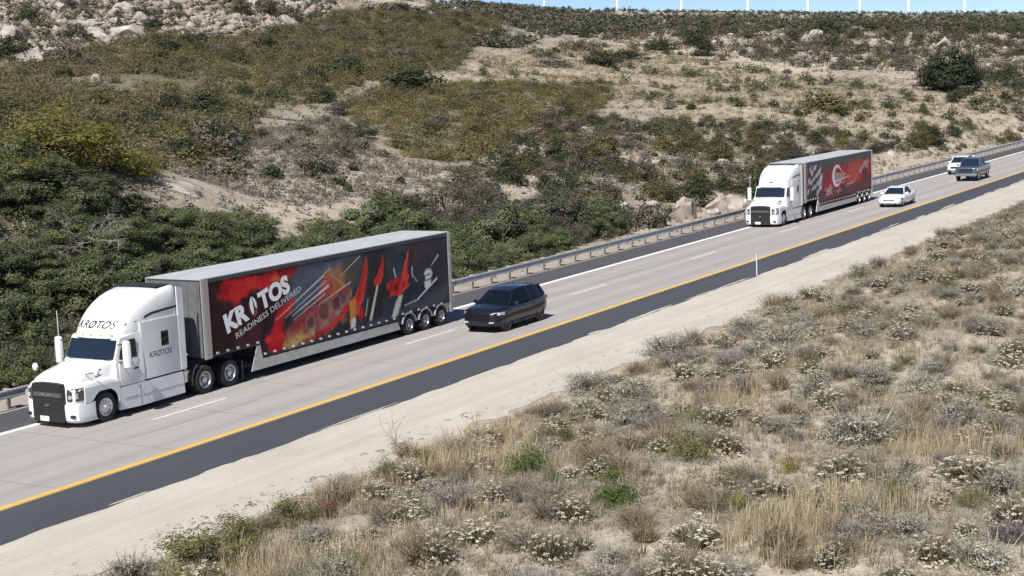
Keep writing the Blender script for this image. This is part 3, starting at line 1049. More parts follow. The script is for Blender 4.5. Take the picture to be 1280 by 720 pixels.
def trailer(root, gap, art):
    """drop-frame van trailer; s runs back from its nose"""
    L, HT, HW = 16.1, 4.06, 1.29
    tb = MB()
    side = [(gap, 1.24), (gap + 2.95, 1.24), (gap + 3.05, .74), (gap + 11.9, .74), (gap + 12.0, .92), (gap + L, .92), (gap + L, HT - .04), (gap, HT - .04)]
    tb.prism(side, 'y', -HW, HW, 0)
    body = tb.build('trailer_box', [art['wall']], root)
    mb = MB()                                        # pale roof with cross bows
    for k in range(30):
        a, b = gap + L * k / 30, gap + L * (k + 1) / 30
        pts = [(-HW - .01, HT - .035), (HW + .01, HT - .035), (HW + .01, HT), (HW * .5, HT + .018), (-HW * .5, HT + .018), (-HW - .01, HT)]
        mb.prism(pts, 'x', a, b - .0)
    mb.build('roof', M['trailer_roof'], body)
    mb = MB()
    for s in (-1, 1):                                # rails and posts
        mb.box((gap + .35, s * (HW + .004) - .012, HT - .16), (gap + L - .2, s * (HW + .004) + .012, HT - .03), 1)
        mb.box((gap - .02, s * HW - .03, 1.2), (gap + .12, s * HW + .018, HT), 0)
        mb.box((gap + .122, s * HW - .03, 1.2), (gap + .34, s * HW + .014, HT), 2)
        mb.box((gap + L - .17, s * HW - .03, .50), (gap + L + .03, s * HW + .02, HT + .012), 0)
    mb.box((gap + L - .03, -HW, HT - .2), (gap + L + .028, HW, HT + .01), 0)
    mb.box((gap + L - .12, -HW + .1, .50), (gap + L - .02, HW - .1, .62), 0)
    mb.build('frame', [M['alloy_frame'], M['top_rail'], M['post_tan']], body)
    mb = MB()                                        # dark bulkhead seen in the gap behind the cab
    mb.box((gap - .035, -HW + .06, 1.26), (gap - .001, HW - .06, HT - .1), 0)
    for k in range(6):
        v = -1.1 + .44 * k
        mb.box((gap - .05, v - .02, 1.3), (gap - .035, v + .02, HT - .15), 0)
    mb.build('bulkhead', M['bulkhead'], body)
    mb = MB()                                        # rear doors
    for s in (-1, 1):
        mb.box((gap + L, s * .61 - .58, .95), (gap + L + .02, s * .61 + .58, HT - .2), 0)
        mb.tube([(gap + L + .04, s * .25, .95), (gap + L + .04, s * .25, HT - .25)], .02, 6, 1)
    mb.build('rear_door', [M['alloy_frame'], M['chrome']], body)
    for s in (-1, 1):
        mb = MB()
        v0, v1 = s * (HW - .03), s * (HW + .012)
        mb.prism([(gap + 2.40, .33), (gap + 2.78, 1.22), (gap + 2.955, 1.22), (gap + 3.06, .70), (gap + 11.86, .68), (gap + 11.98, .34)], 'y', v0, v1, 0)
        mb.build('side_skirt', M['alloy_frame'], body)
    ml = None
    spots = [(gap + .62 + .55 * k, 1.34) for k in range(5)] + [(gap + 3.2 + .56 * k, .86) for k in range(16)] + [(gap + 12.25 + .6 * k, .97) for k in range(6)]
    for s in (-1, 1):
        for u, z in spots:
            if ml is None:
                mb = MB()
                mb.prism([(-.065, -.025), (-.05, -.04), (.05, -.04), (.065, -.025), (.065, .025), (.05, .04), (-.05, .04), (-.065, .025)], 'y', -.02, .02)
                ml = mb.build('marker_light', M['lamp_glass'], body)
                ml.location = (u, s * (HW + .022), z)
            else:
                c = link_copy(ml, body)
                c.location = (u, s * (HW + .022), z)
    mb = MB()
    mb.box((gap + 3.3, -1.0, .45), (gap + 11.8, 1.0, .74))
    for x in (12.7, 13.95, 15.2):
        mb.box((gap + x - .06, -.9, .36), (gap + x + .06, .9, .5))
    mb.box((gap + 12.0, -.6, .6), (gap + 15.9, .6, .92))
    mb.build('chassis', M['chassis'], body)
    for s in (-1, 1):
        for x in (12.7, 13.95, 15.2):
            t = wheel(root, (gap + x, s * 1.06, .42), s, 'trailer', .42)
            mb = MB()
            o_, i_ = .56, .50
            c = (gap + x, .42)
            ang = [R(12 + 156 * k / 14) for k in range(15)]
            pts = [(c[0] + o_ * math.cos(a), c[1] + o_ * math.sin(a)) for a in ang] + [(c[0] + i_ * math.cos(a), c[1] + i_ * math.sin(a)) for a in ang[::-1]]
            vsn = len(ang)
            for k in range(vsn - 1):
                q = [pts[k], pts[k + 1], pts[2 * vsn - 2 - k], pts[2 * vsn - 1 - k]]
                mb.prism(q, 'y', s * .86, s * 1.315)
            mb.build('wheel_fender', M['alloy_frame'], body)
    return body


M['trailer_roof'] = mat('trailer_roof', (0.40, 0.415, 0.43), 0.5, 0.0, var=0.10, scale=.8, stretch=(1, 4, 1))
M['alloy_frame'] = mat('alloy_frame', (0.50, 0.50, 0.495), 0.38, 0.5, var=0.1, scale=5)
M['top_rail'] = mat('top_rail', (0.05, 0.05, 0.055), 0.5)
M['post_tan'] = mat('post_tan', (0.42, 0.36, 0.31), 0.45, 0.3)
M['bulkhead'] = mat('bulkhead', (0.12, 0.12, 0.125), 0.6, var=0.15, scale=3)


def ink_material(name):
    m = bpy.data.materials.new(name)
    m.use_nodes = True
    t = m.node_tree
    b = t.nodes['Principled BSDF']
    b.inputs['Roughness'].default_value = 0.45
    b.inputs['Specular IOR Level'].default_value = 0.15
    a = t.nodes.new('ShaderNodeAttribute')
    a.attribute_name = 'col'
    t.links.new(a.outputs['Color'], b.inputs['Base Color'])
    return m


class Print:
    """a printed vinyl panel: a fine grid whose points carry the ink colours of the picture printed on it"""
    def __init__(s, outline, step=.04):
        o = np.array(outline)
        s.outline = outline
        s.ss = np.arange(o[:, 0].min(), o[:, 0].max() + step, step)
        s.zz = np.arange(o[:, 1].min(), o[:, 1].max() + step, step)
        S, Z = np.meshgrid(s.ss, s.zz, indexing='ij')
        s.S, s.Z = S.ravel(), Z.ravel()
        s.C = np.zeros((len(s.S), 3))
        s.k = 0

    def noise(s, fx, fz, seed=0, rot=0.0):
        c, q = math.cos(rot), math.sin(rot)
        a, b = s.S * c + s.Z * q, -s.S * q + s.Z * c
        return (vnoise(a * fx, b * fz, seed) * .55 + vnoise(a * fx * 2.3, b * fz * 2.3, seed + 1) * .3 + vnoise(a * fx * 5, b * fz * 5, seed + 2) * .15)

    def mix(s, c, a):
        a = np.clip(a, 0, 1)[:, None]
        s.C = s.C * (1 - a) + np.asarray(c) * a

    def ramp(s, n, stops):
        p = [q[0] for q in stops]
        return np.stack([np.interp(n, p, [q[1][i] for q in stops]) for i in range(3)], -1)

    def poly(s, pts, soft=.05, warp=.06, ws=3.0):
        """soft-edged membership of a polygon, its edge frayed by noise"""
        s.k += 1
        x = s.S + (vnoise(s.S * ws, s.Z * ws, 60 + s.k) - .5) * 2 * warp + (vnoise(s.S * ws * 3, s.Z * ws * 3, 90 + s.k) - .5) * warp
        y = s.Z + (vnoise(s.S * ws, s.Z * ws, 160 + s.k) - .5) * 2 * warp + (vnoise(s.S * ws * 3, s.Z * ws * 3, 190 + s.k) - .5) * warp
        p = np.array(pts, float)
        d = np.full(len(x), 1e9)
        for i in range(len(p)):
            a, b = p[i], p[(i + 1) % len(p)]
            e = b - a
            t = np.clip(((x - a[0]) * e[0] + (y - a[1]) * e[1]) / max(1e-9, e @ e), 0, 1)
            d = np.minimum(d, np.hypot(x - a[0] - t * e[0], y - a[1] - t * e[1]))
        sg = np.where(inside(pts, x, y), -d, d)
        return 1 - sstep(-soft, soft, sg)

    def streak(s, a, b, w0, w1, c, op=1.0):
        a, b = np.array(a), np.array(b)
        e = b - a
        t = ((s.S - a[0]) * e[0] + (s.Z - a[1]) * e[1]) / (e @ e)
        tc = np.clip(t, 0, 1)
        d = np.hypot(s.S - a[0] - tc * e[0], s.Z - a[1] - tc * e[1])
        w_ = w0 + (w1 - w0) * tc
        s.mix(c, op * (1 - sstep(w_ * .5, w_ * 1.5 + .01, d)))

    def build(s, name, gap, v, body):
        nx, nz_ = len(s.ss), len(s.zz)
        idx = np.arange(nx * nz_).reshape(nx, nz_)
        F = np.stack([idx[:-1, :-1].ravel(), idx[1:, :-1].ravel(), idx[1:, 1:].ravel(), idx[:-1, 1:].ravel()], -1)
        mid = (s.S[F].mean(1), s.Z[F].mean(1))
        F = F[inside(s.outline, *mid)]
        V = np.stack([s.S + gap, np.full(len(s.S), v), s.Z], -1)
        return mesh_obj(name, raw_mesh(name, V, F, np.clip(s.C, 0, 1), ink_material(name + '_ink')), body)


def first_art(body, gap):
    HW = 1.29
    P = Print([(.36, 1.28), (2.97, 1.28), (3.08, .77), (11.9, .77), (12.0, .96), (15.9, .96), (15.9, 3.88), (.36, 3.88)])
    n = P.noise(.5, .9, 3)
    P.C = P.ramp(n, [(.2, (.008, .009, .012)), (.5, (.022, .026, .034)), (.8, (.06, .07, .088))])
    P.mix((.024, .007, .010), 1 - sstep(3.2, 5.6, P.S - (P.Z - 2) * .9))
    P.mix((.075, .02, .024), (1 - sstep(2.5, 5.0, P.S - (P.Z - 2) * .9)) * sstep(.5, .75, P.noise(1.2, 1.2, 8)) * .8)
    P.mix((.11, .14, .18), P.poly([(4.9, 3.9), (8.4, 3.9), (7.6, 3.2), (6.3, 2.4), (5.3, 2.0), (4.6, 2.6)], .35, .2, 1) * (.4 + .6 * P.noise(.6, 2.5, 12, .45)))
    P.mix((.032, .026, .034), sstep(12.6, 14.2, P.S) * .75)
    P.mix((.11, .115, .13), P.poly([(12.2, .96), (15.9, .96), (15.9, 1.9), (13.6, 1.3)], .4, .2, 1) * .7)
    red = P.ramp(P.noise(1.0, 1.6, 20), [(.25, (.24, .004, .008)), (.55, (.45, .008, .014)), (.8, (.58, .03, .022))])
    P.mix(red, P.poly([(.92, 3.35), (1.05, 3.86), (3.0, 3.9), (5.6, 3.9), (5.1, 3.55), (4.6, 3.42), (3.6, 3.25), (2.9, 3.1), (2.2, 3.08), (1.9, 2.96), (1.5, 3.06), (1.1, 3.15)], .10, .22, 2.2))
    P.mix((.6, .12, .03), P.poly([(3.8, 3.5), (4.2, 3.75), (4.4, 3.58), (4.9, 3.62), (4.5, 3.45)], .10, .10))
    P.mix(red * 1.05, P.poly([(3.5, .76), (3.35, 1.3), (3.7, 1.75), (3.9, 2.2), (4.4, 2.5), (5.2, 2.75), (5.0, 2.4), (4.5, 2.0), (4.3, 1.4), (4.5, .9)], .10, .16))
    rub = P.ramp(P.noise(1.5, 2.2, 30, .4), [(.22, (.03, .022, .024)), (.40, (.34, .03, .03)), (.52, (.14, .11, .105)), (.64, (.36, .07, .05)), (.82, (.27, .24, .23))])
    P.mix(rub, P.poly([(4.1, .86), (4.5, 1.55), (5.2, 1.9), (6.2, 2.2), (6.9, 2.5), (7.9, 2.65), (8.7, 2.5), (8.6, 1.9), (8.1, 1.45), (7.2, 1.2), (6.3, 1.0), (5.3, .86)], .16, .22))
    for sx, zx, q in ((6.9, 1.9, .42), (7.7, 2.05, .34), (8.2, 2.15, .26), (6.0, 1.6, .28)):
        d = np.hypot(P.S - sx, P.Z - zx)
        P.mix((.035, .028, .032), (1 - sstep(q * .5, q, d)) * .6)
        P.mix((.38, .33, .31), np.exp(-((d - q) / .05) ** 2) * .22)
    P.mix(red, P.poly([(5.4, .86), (6.6, 1.15), (7.7, 1.5), (8.4, 1.95), (8.5, 1.75), (7.6, 1.25), (6.6, .95)], .06, .06))
    glow = P.ramp(P.noise(2.2, 2.2, 40), [(.3, (.62, .50, .16)), (.55, (.60, .26, .05)), (.75, (.40, .06, .03))])
    P.mix(glow, P.poly([(4.3, .88), (4.6, 1.3), (5.1, 1.22), (5.5, 1.5), (5.8, 1.2), (6.2, 1.25), (6.1, .95)], .14, .20) * .6)
    fl = P.ramp(P.noise(.9, 1.4, 50, .9), [(.25, (.50, .06, .03)), (.5, (.42, .17, .05)), (.75, (.12, .08, .07))])
    P.mix(fl, P.poly([(6.5, 2.4), (6.8, 3.0), (7.05, 3.4), (7.4, 3.52), (8.0, 3.5), (8.9, 3.15), (8.4, 2.9), (8.3, 2.5), (7.3, 2.55)], .18, .16) * .8)
    P.mix((.085, .068, .058), P.poly([(8.3, 3.75), (9.7, 3.86), (9.3, 3.0), (8.9, 2.6), (8.55, 2.4)], .2, .15) * .8)
    P.mix((.024, .018, .016), P.poly([(9.35, 1.0), (9.75, 2.3), (10.2, 3.6), (11.5, 3.7), (11.1, 2.4), (10.9, 1.5), (10.8, 1.0)], .2, .12) * .9)
    P.mix((.03, .022, .022), P.poly([(12.5, 2.2), (12.9, 3.7), (13.5, 3.7), (13.3, 2.3)], .2, .1) * .7)
    W_ = (.70, .70, .70)
    for a, b, w0, w1 in (((3.9, 1.98), (7.0, 3.28), .004, .016), ((4.5, 2.0), (7.1, 3.05), .004, .014), ((4.9, 2.0), (7.25, 2.85), .008, .045), ((5.0, 1.85), (7.0, 2.55), .004, .016), ((5.2, 2.55), (7.4, 3.5), .003, .010), ((8.0, 3.1), (9.4, 3.75), .003, .016), ((6.6, 2.2), (8.7, 2.8), .004, .018)):
        P.streak(a, b, w0, w1, W_, .8)
    P.streak((7.4, 3.3), (8.3, 2.75), .02, .02, (.5, .35, .2), .7)
    rk = P.ramp(P.noise(4.0, .9, 70, -.5), [(.25, (.36, .012, .016)), (.5, (.58, .03, .028)), (.75, (.66, .09, .06))])
    P.mix(rk, P.poly([(9.88, 3.76), (9.72, 3.45), (9.45, 2.9), (9.15, 2.45), (8.85, 2.05), (8.75, 1.8), (9.25, 1.75), (9.5, 1.9), (9.72, 2.4), (9.83, 3.0), (9.93, 3.45)], .035, .02))
    P.mix((.58, .20, .05), P.poly([(8.55, 2.05), (8.95, 2.15), (9.05, 1.6), (8.9, 1.2), (8.52, 1.15)], .08, .08))
    P.mix(rk * .9, P.poly([(9.05, 1.8), (9.4, 1.7), (9.45, 1.35), (9.2, 1.15), (9.0, 1.4)], .06, .06))
    P.mix(W_, P.poly([(8.68, 1.3), (8.92, 1.3), (8.86, .95), (8.5, .93)], .06, .03) * .85)
    P.mix(rk, P.poly([(11.0, 3.64), (10.86, 3.3), (10.55, 2.85), (10.3, 2.62), (10.35, 2.42), (10.72, 2.45), (10.95, 2.75), (11.06, 3.2)], .035, .02))
    P.streak((10.52, 2.38), (9.95, 1.12), .05, .075, (.66, .62, .58), .9)
    P.streak((9.82, 1.95), (9.6, 1.3), .02, .025, W_, .7)
    P.mix(rk, P.poly([(12.88, 3.66), (12.70, 3.4), (12.45, 2.9), (12.25, 2.55), (11.7, 2.5), (11.2, 2.35), (11.25, 2.15), (11.45, 2.0), (11.35, 1.8), (11.7, 1.88), (12.0, 1.75), (12.35, 1.85), (12.55, 1.95), (12.85, 2.1), (12.72, 2.3), (12.9, 2.5), (12.72, 2.6), (12.85, 3.1)], .045, .05))
    P.mix(rk * .35, P.poly([(11.6, 2.25), (12.0, 2.3), (12.0, 2.1), (11.6, 2.05)], .06, .05))
    P.mix(rk * .35, P.poly([(12.3, 2.3), (12.6, 2.35), (12.55, 2.1), (12.3, 2.05)], .06, .05))
    P.mix((.64, .58, .52), P.poly([(12.05, 1.75), (12.3, 1.75), (12.1, 1.3), (11.75, .95), (11.4, .95), (11.65, 1.35)], .07, .05) * .9)
    P.streak((11.75, 2.95), (11.85, 2.6), .03, .03, W_, .8)
    P.streak((13.1, 2.85), (13.1, 2.5), .03, .03, W_, .7)
    P.streak((13.15, 2.45), (13.45, 2.2), .02, .02, W_, .6)
    P.mix((.74, .74, .76), P.poly([(14.02, 2.48), (14.2, 2.62), (14.5, 2.6), (14.62, 2.42), (14.5, 2.2), (14.1, 2.24)], .05, .03))
    P.mix((.70, .70, .73), P.poly([(13.95, 2.1), (14.2, 2.18), (14.5, 2.12), (14.4, 1.85), (14.15, 1.72), (13.95, 1.85)], .05, .05))
    P.streak((14.05, 2.36), (14.5, 2.38), .03, .03, (.03, .03, .04), .9)
    P.streak((14.05, 2.14), (14.5, 2.16), .02, .02, (.05, .05, .06), .9)
    P.streak((12.4, 1.30), (13.5, 1.42), .02, .03, (.35, .45, .52), .8)
    P.streak((13.4, 1.42), (14.95, 2.12), .03, .05, (.62, .66, .70), .9)
    P.streak((14.6, 2.75), (15.15, 3.12), .015, .04, W_, .8)
    for rr_ in (.45, .62, .78):
        d = np.hypot(P.S - 14.0, P.Z - 3.15)
        P.mix((.18, .03, .035), np.exp(-((d - rr_) / .022) ** 2) * .6 * sstep(.35, .6, P.noise(2, 2, 80)))
    P.build('graphic', gap, -HW - .004, body)
    ink = [mat('emblem_dark', (.045, .014, .018), .4), mat('emblem_red', (.5, .02, .02), .4)]
    v_t = -HW - .008
    # slanted word with a helmet-like shape in place of its third letter
    ang = math.atan2(2.97 - 1.92, 4.98 - 1.21)
    ca, sa = math.cos(ang), math.sin(ang)

    def put(ox, oy):
        return lambda x, y: (gap + 1.21 + (ox + x) * ca - (oy + y) * sa, v_t, 1.92 + (ox + x) * sa + (oy + y) * ca)
    bold, hh = .055, .72
    wKR = text_shape('KR', hh, bold)[2]
    wT = text_shape('TOS', hh, bold)[2]
    total = 3.86
    glyph = .56
    k = (total - glyph - .12) / (wKR + wT)
    lettering('lettering', 'KR', put(0, 0), M['white_letter'], hh, bold, body, k)
    lettering('lettering', 'TOS', put(wKR * k + glyph + .12, 0), M['white_letter'], hh, bold, body, k)
    mb = MB()
    g0 = wKR * k + .06 + glyph / 2
    f = put(g0, 0)

    def ring(rx, ry, cx, cy, a0, a1, n=22):
        return [f(cx + rx * math.cos(R(a0 + (a1 - a0) * i / n)), cy + ry * math.sin(R(a0 + (a1 - a0) * i / n))) for i in range(n + 1)]
    o_ = ring(.28, .36, 0, .34, 0, 360)[:-1]
    mb.add([(p[0], p[1] + .002, p[2]) for p in o_], [tuple(range(len(o_)))], 1)
    left = [(-.20, .34), (-.17, .55), (-.07, .68), (0, .76), (.03, .6), (0, .40), (-.03, .18), (-.1, .05), (-.17, .16)]
    right = [(.04, .74), (.16, .6), (.2, .4), (.15, .2), (.08, .3), (.07, .5)]
    for q in (left, right):
        mb.add([f(*p) for p in q], [tuple(range(len(q)))], 0)
    q = [(-.16, -.05), (.05, .0), (.14, .18), (.06, .16), (-.02, .05)]
    mb.add([f(*p) for p in q], [tuple(range(len(q)))], 2)
    mb.build('emblem', [M['white_letter'], ink[0], ink[1]], body)
    wt = text_shape('READINESS DELIVERED', .22, .008)[2]
    ang2 = math.atan2(2.94 - 1.70, 5.57 - 1.69)
    c2, s2 = math.cos(ang2), math.sin(ang2)
    lettering('tagline', 'READINESS DELIVERED', lambda x, y: (gap + 1.69 + x * c2 - y * s2, v_t, 1.66 + x * s2 + y * c2), mat('tagline_grey', (.62, .6, .6), .4), .22, .008, body, 4.05 / wt)


def second_art(body, gap):
    HW = 1.29
    P = Print([(.05, 1.28), (2.97, 1.28), (3.08, .77), (11.9, .77), (12.0, .96), (15.9, .96), (15.9, 3.88), (.05, 3.88)], .05)
    n = P.noise(.6, 1.2, 4)
    P.C = P.ramp(n, [(.25, (.01, .009, .01)), (.5, (.026, .023, .026)), (.8, (.07, .07, .075))])
    P.mix((.085, .085, .085), sstep(3.35, 3.6, P.Z + .02 * (8 - P.S) * .1) * (.4 + .6 * P.noise(.5, 2, 9)))
    P.mix((.34, .04, .05), P.poly([(.15, 3.6), (.7, 3.6), (.6, 2.2), (.15, 2.0)], .12, .1))
    red = P.ramp(P.noise(.8, 1.2, 22), [(.2, (.09, .004, .012)), (.45, (.27, .006, .022)), (.65, (.42, .012, .028)), (.85, (.50, .06, .05))])
    P.mix(red, P.poly([(3.3, 1.7), (3.5, 3.25), (6, 3.4), (9, 3.45), (15.9, 3.5), (15.9, 1.85), (9, 1.75)], .10, .14))
    dusk = P.ramp(P.noise(.35, 1.8, 33), [(.25, (.025, .006, .01)), (.5, (.085, .010, .018)), (.7, (.05, .03, .032)), (.85, (.18, .03, .035))])
    P.mix(dusk, P.poly([(3.0, 1.3), (3.1, .8), (15.9, .98), (15.9, 1.8), (9, 1.7), (3.3, 1.7)], .10, .08))
    P.mix(P.ramp(P.noise(.7, 1, 44), [(.3, (.48, .03, .03)), (.6, (.52, .08, .035)), (.8, (.36, .012, .03))]), P.poly([(9.8, 2.0), (10.0, 3.2), (12.5, 3.4), (13.8, 3.2), (13.2, 2.3), (12.2, 1.95)], .35, .2))
    P.mix((.025, .018, .02), P.poly([(4.0, 2.2), (4.5, 3.3), (6.0, 3.4), (5.6, 2.4)], .25, .2) * .6)
    for i in range(6):
        for j in range(5):
            s0, z0 = .50 + i * .50 + j * .12, 1.62 + j * .38 + .24 * math.sin(i * .9 + .3)
            P.mix((.60, .57, .57) if (i + j) % 2 == 0 else (.02, .016, .018), P.poly([(s0, z0), (s0 + .50, z0 + .12), (s0 + .62, z0 + .50), (s0 + .12, z0 + .38)], .08, .13) * .88)
    P.mix((.64, .62, .62), P.poly([(3.0, 1.9), (3.35, 2.6), (3.6, 3.2), (3.75, 2.5), (3.5, 1.9)], .10, .12) * .7)
    th = np.arctan2(P.Z - 2.63, (P.S - 7.25) / 1.3)
    rad = np.hypot(P.Z - 2.63, (P.S - 7.25) / 1.3)
    op = np.abs(th)
    wc = .30 * np.clip((op - .45) / 2.6, 0, 1) + .03
    P.mix((.75, .74, .74), (1 - sstep(0, .05, np.abs(rad - .80 + wc * .5) - wc * .5)) * sstep(.40, .5, op))
    for a, b, w_ in (((6.75, 2.35), (6.95, 2.95), .06), ((7.0, 2.35), (7.2, 2.8), .05), ((7.2, 2.8), (7.4, 2.75), .05), ((7.4, 2.75), (7.25, 2.4), .05), ((7.55, 2.35), (7.7, 2.8), .06), ((7.75, 2.35), (8.0, 2.75), .05), ((8.0, 2.75), (8.2, 2.4), .05), ((8.35, 2.35), (8.5, 2.95), .06), ((8.6, 2.35), (8.85, 2.7), .05), ((8.85, 2.7), (9.15, 2.6), .05)):
        P.streak(a, b, w_, w_, (.55, .56, .56), .9)
    P.streak((6.8, 2.2), (10.2, 2.42), .07, .02, (.72, .70, .70), .9)
    P.streak((7.0, 2.02), (9.4, 2.06), .05, .03, (.60, .30, .30), .8)
    for pts in ([(4.3, 1.8), (5.8, 2.0), (6.1, 1.75), (5.2, 1.62)], [(4.6, 1.3), (5.0, 1.6), (5.9, 1.6), (6.4, 1.35), (5.6, 1.45)], [(6.6, 1.45), (7.8, 1.62), (8.4, 1.5), (7.4, 1.3)], [(12.2, 2.3), (13.3, 3.0), (14.4, 3.35), (14.8, 3.1), (13.6, 2.6)], [(14.2, 2.9), (14.9, 3.5), (15.2, 3.2), (14.8, 2.6)], [(9.2, 1.75), (11.5, 2.05), (11.5, 1.9), (9.3, 1.65)]):
        P.mix(P.ramp(P.noise(2, 2, 50), [(.3, (.50, .16, .17)), (.7, (.62, .46, .45))]), P.poly(pts, .10, .10) * .85)
    for z in (1.12, 1.3, 1.5):
        P.streak((3.3, z), (15.8, z + .16), .03, .03, (.30, .08, .08), .7)
    P.build('graphic', gap, -HW - .004, body)


T1_GAP, T2_GAP = 6.08, 5.40
t1 = empty('semi_truck', (33.0, 37.06, 0), 'white semi truck towing the long trailer with the slanted KRATOS lettering', 'truck', 'white semi trucks in the far lane')
tractor(t1, T1_GAP, 'KRØTOS')
b1 = trailer(t1, T1_GAP, {'wall': mat('trailer_wall_dark', (.05, .05, .055), .45)})
first_art(b1, T1_GAP)
t2 = empty('semi_truck', (96.5, 37.06, 0), 'white semi truck with the red trailer bearing a chequered flag and big white C', 'truck', 'white semi trucks in the far lane')
tractor(t2, T2_GAP, None)
b2 = trailer(t2, T2_GAP, {'wall': mat('trailer_wall_maroon', (.07, .03, .035), .45)})
second_art(b2, T2_GAP)

# ------------------------------------------------------------------ cars: body lofted in cross-sections, wheel wells cut out, glass house on top
def cut_wheels(o, wheels, hw, r):
    """cuts round wheel wells into a closed body mesh"""
    for x in wheels:
        for s in (-1, 1):
            mb = MB()
            mb.prism([(x + r * math.cos(2 * math.pi * k / 24), r * .93 + r * math.sin(2 * math.pi * k / 24)) for k in range(24)], 'y', s * (hw - .34), s * (hw + .2))
            c = mb.build('cutter', M['black_trim'])
            md = o.modifiers.new('well', 'BOOLEAN')
            md.operation = 'DIFFERENCE'
            md.solver = 'EXACT'
            md.object = c
            c.location = o.location
            dg = bpy.context.evaluated_depsgraph_get()
            me = bpy.data.meshes.new_from_object(o.evaluated_get(dg))
            o.modifiers.clear()
            old = o.data
            o.data = me
            bpy.data.meshes.remove(old)
            bpy.data.objects.remove(c)
    o.data.polygons.foreach_set('use_smooth', [True] * len(o.data.polygons))
    o.data.set_sharp_from_angle(angle=R(35))


def round_off(o, levels=2):
    md = o.modifiers.new('round', 'SUBSURF')
    md.levels = md.render_levels = levels
    dg = bpy.context.evaluated_depsgraph_get()
    me = bpy.data.meshes.new_from_object(o.evaluated_get(dg))
    o.modifiers.clear()
    old = o.data
    o.data = me
    bpy.data.meshes.remove(old)


def car_wheel(root, c, s, r, m_rim):
    mb = MB()
    mb.lathe([(.66 * r, s * .07), (.70 * r, s * .105), (.92 * r, s * .11), (.99 * r, s * .085), (r, s * .04), (r, -s * .1), (.95 * r, -s * .12), (.66 * r, -s * .1)], c, 24)
    t = mb.build('tyre', M['rubber'], root, smooth=35)
    mb = MB()
    mb.lathe([(.67 * r, s * .075), (.67 * r, s * .095), (.62 * r, s * .09), (.60 * r, s * .02), (.2 * r, s * .02), (.0, s * .02)], c, 24, 1)
    for k in range(5):
        a = 2 * math.pi * k / 5 + .3
        d = Vector((math.cos(a), 0, math.sin(a)))
        n = Vector((-math.sin(a), 0, math.cos(a)))
        C_ = Vector(c)
        q = [C_ + n * .035 + d * .02, C_ + n * .05 + d * .63 * r, C_ - n * .05 + d * .63 * r, C_ - n * .035 + d * .02]
        mb.loft([[p + Vector((0, s * .055, 0)) for p in q], [p + Vector((0, s * .085, 0)) for p in q]], 0)
    mb.lathe([(0, s * .098), (.16 * r, s * .095), (.17 * r, s * .05)], c, 12, 0)
    mb.build('rim', [m_rim, M['black_trim']], t, smooth=35)


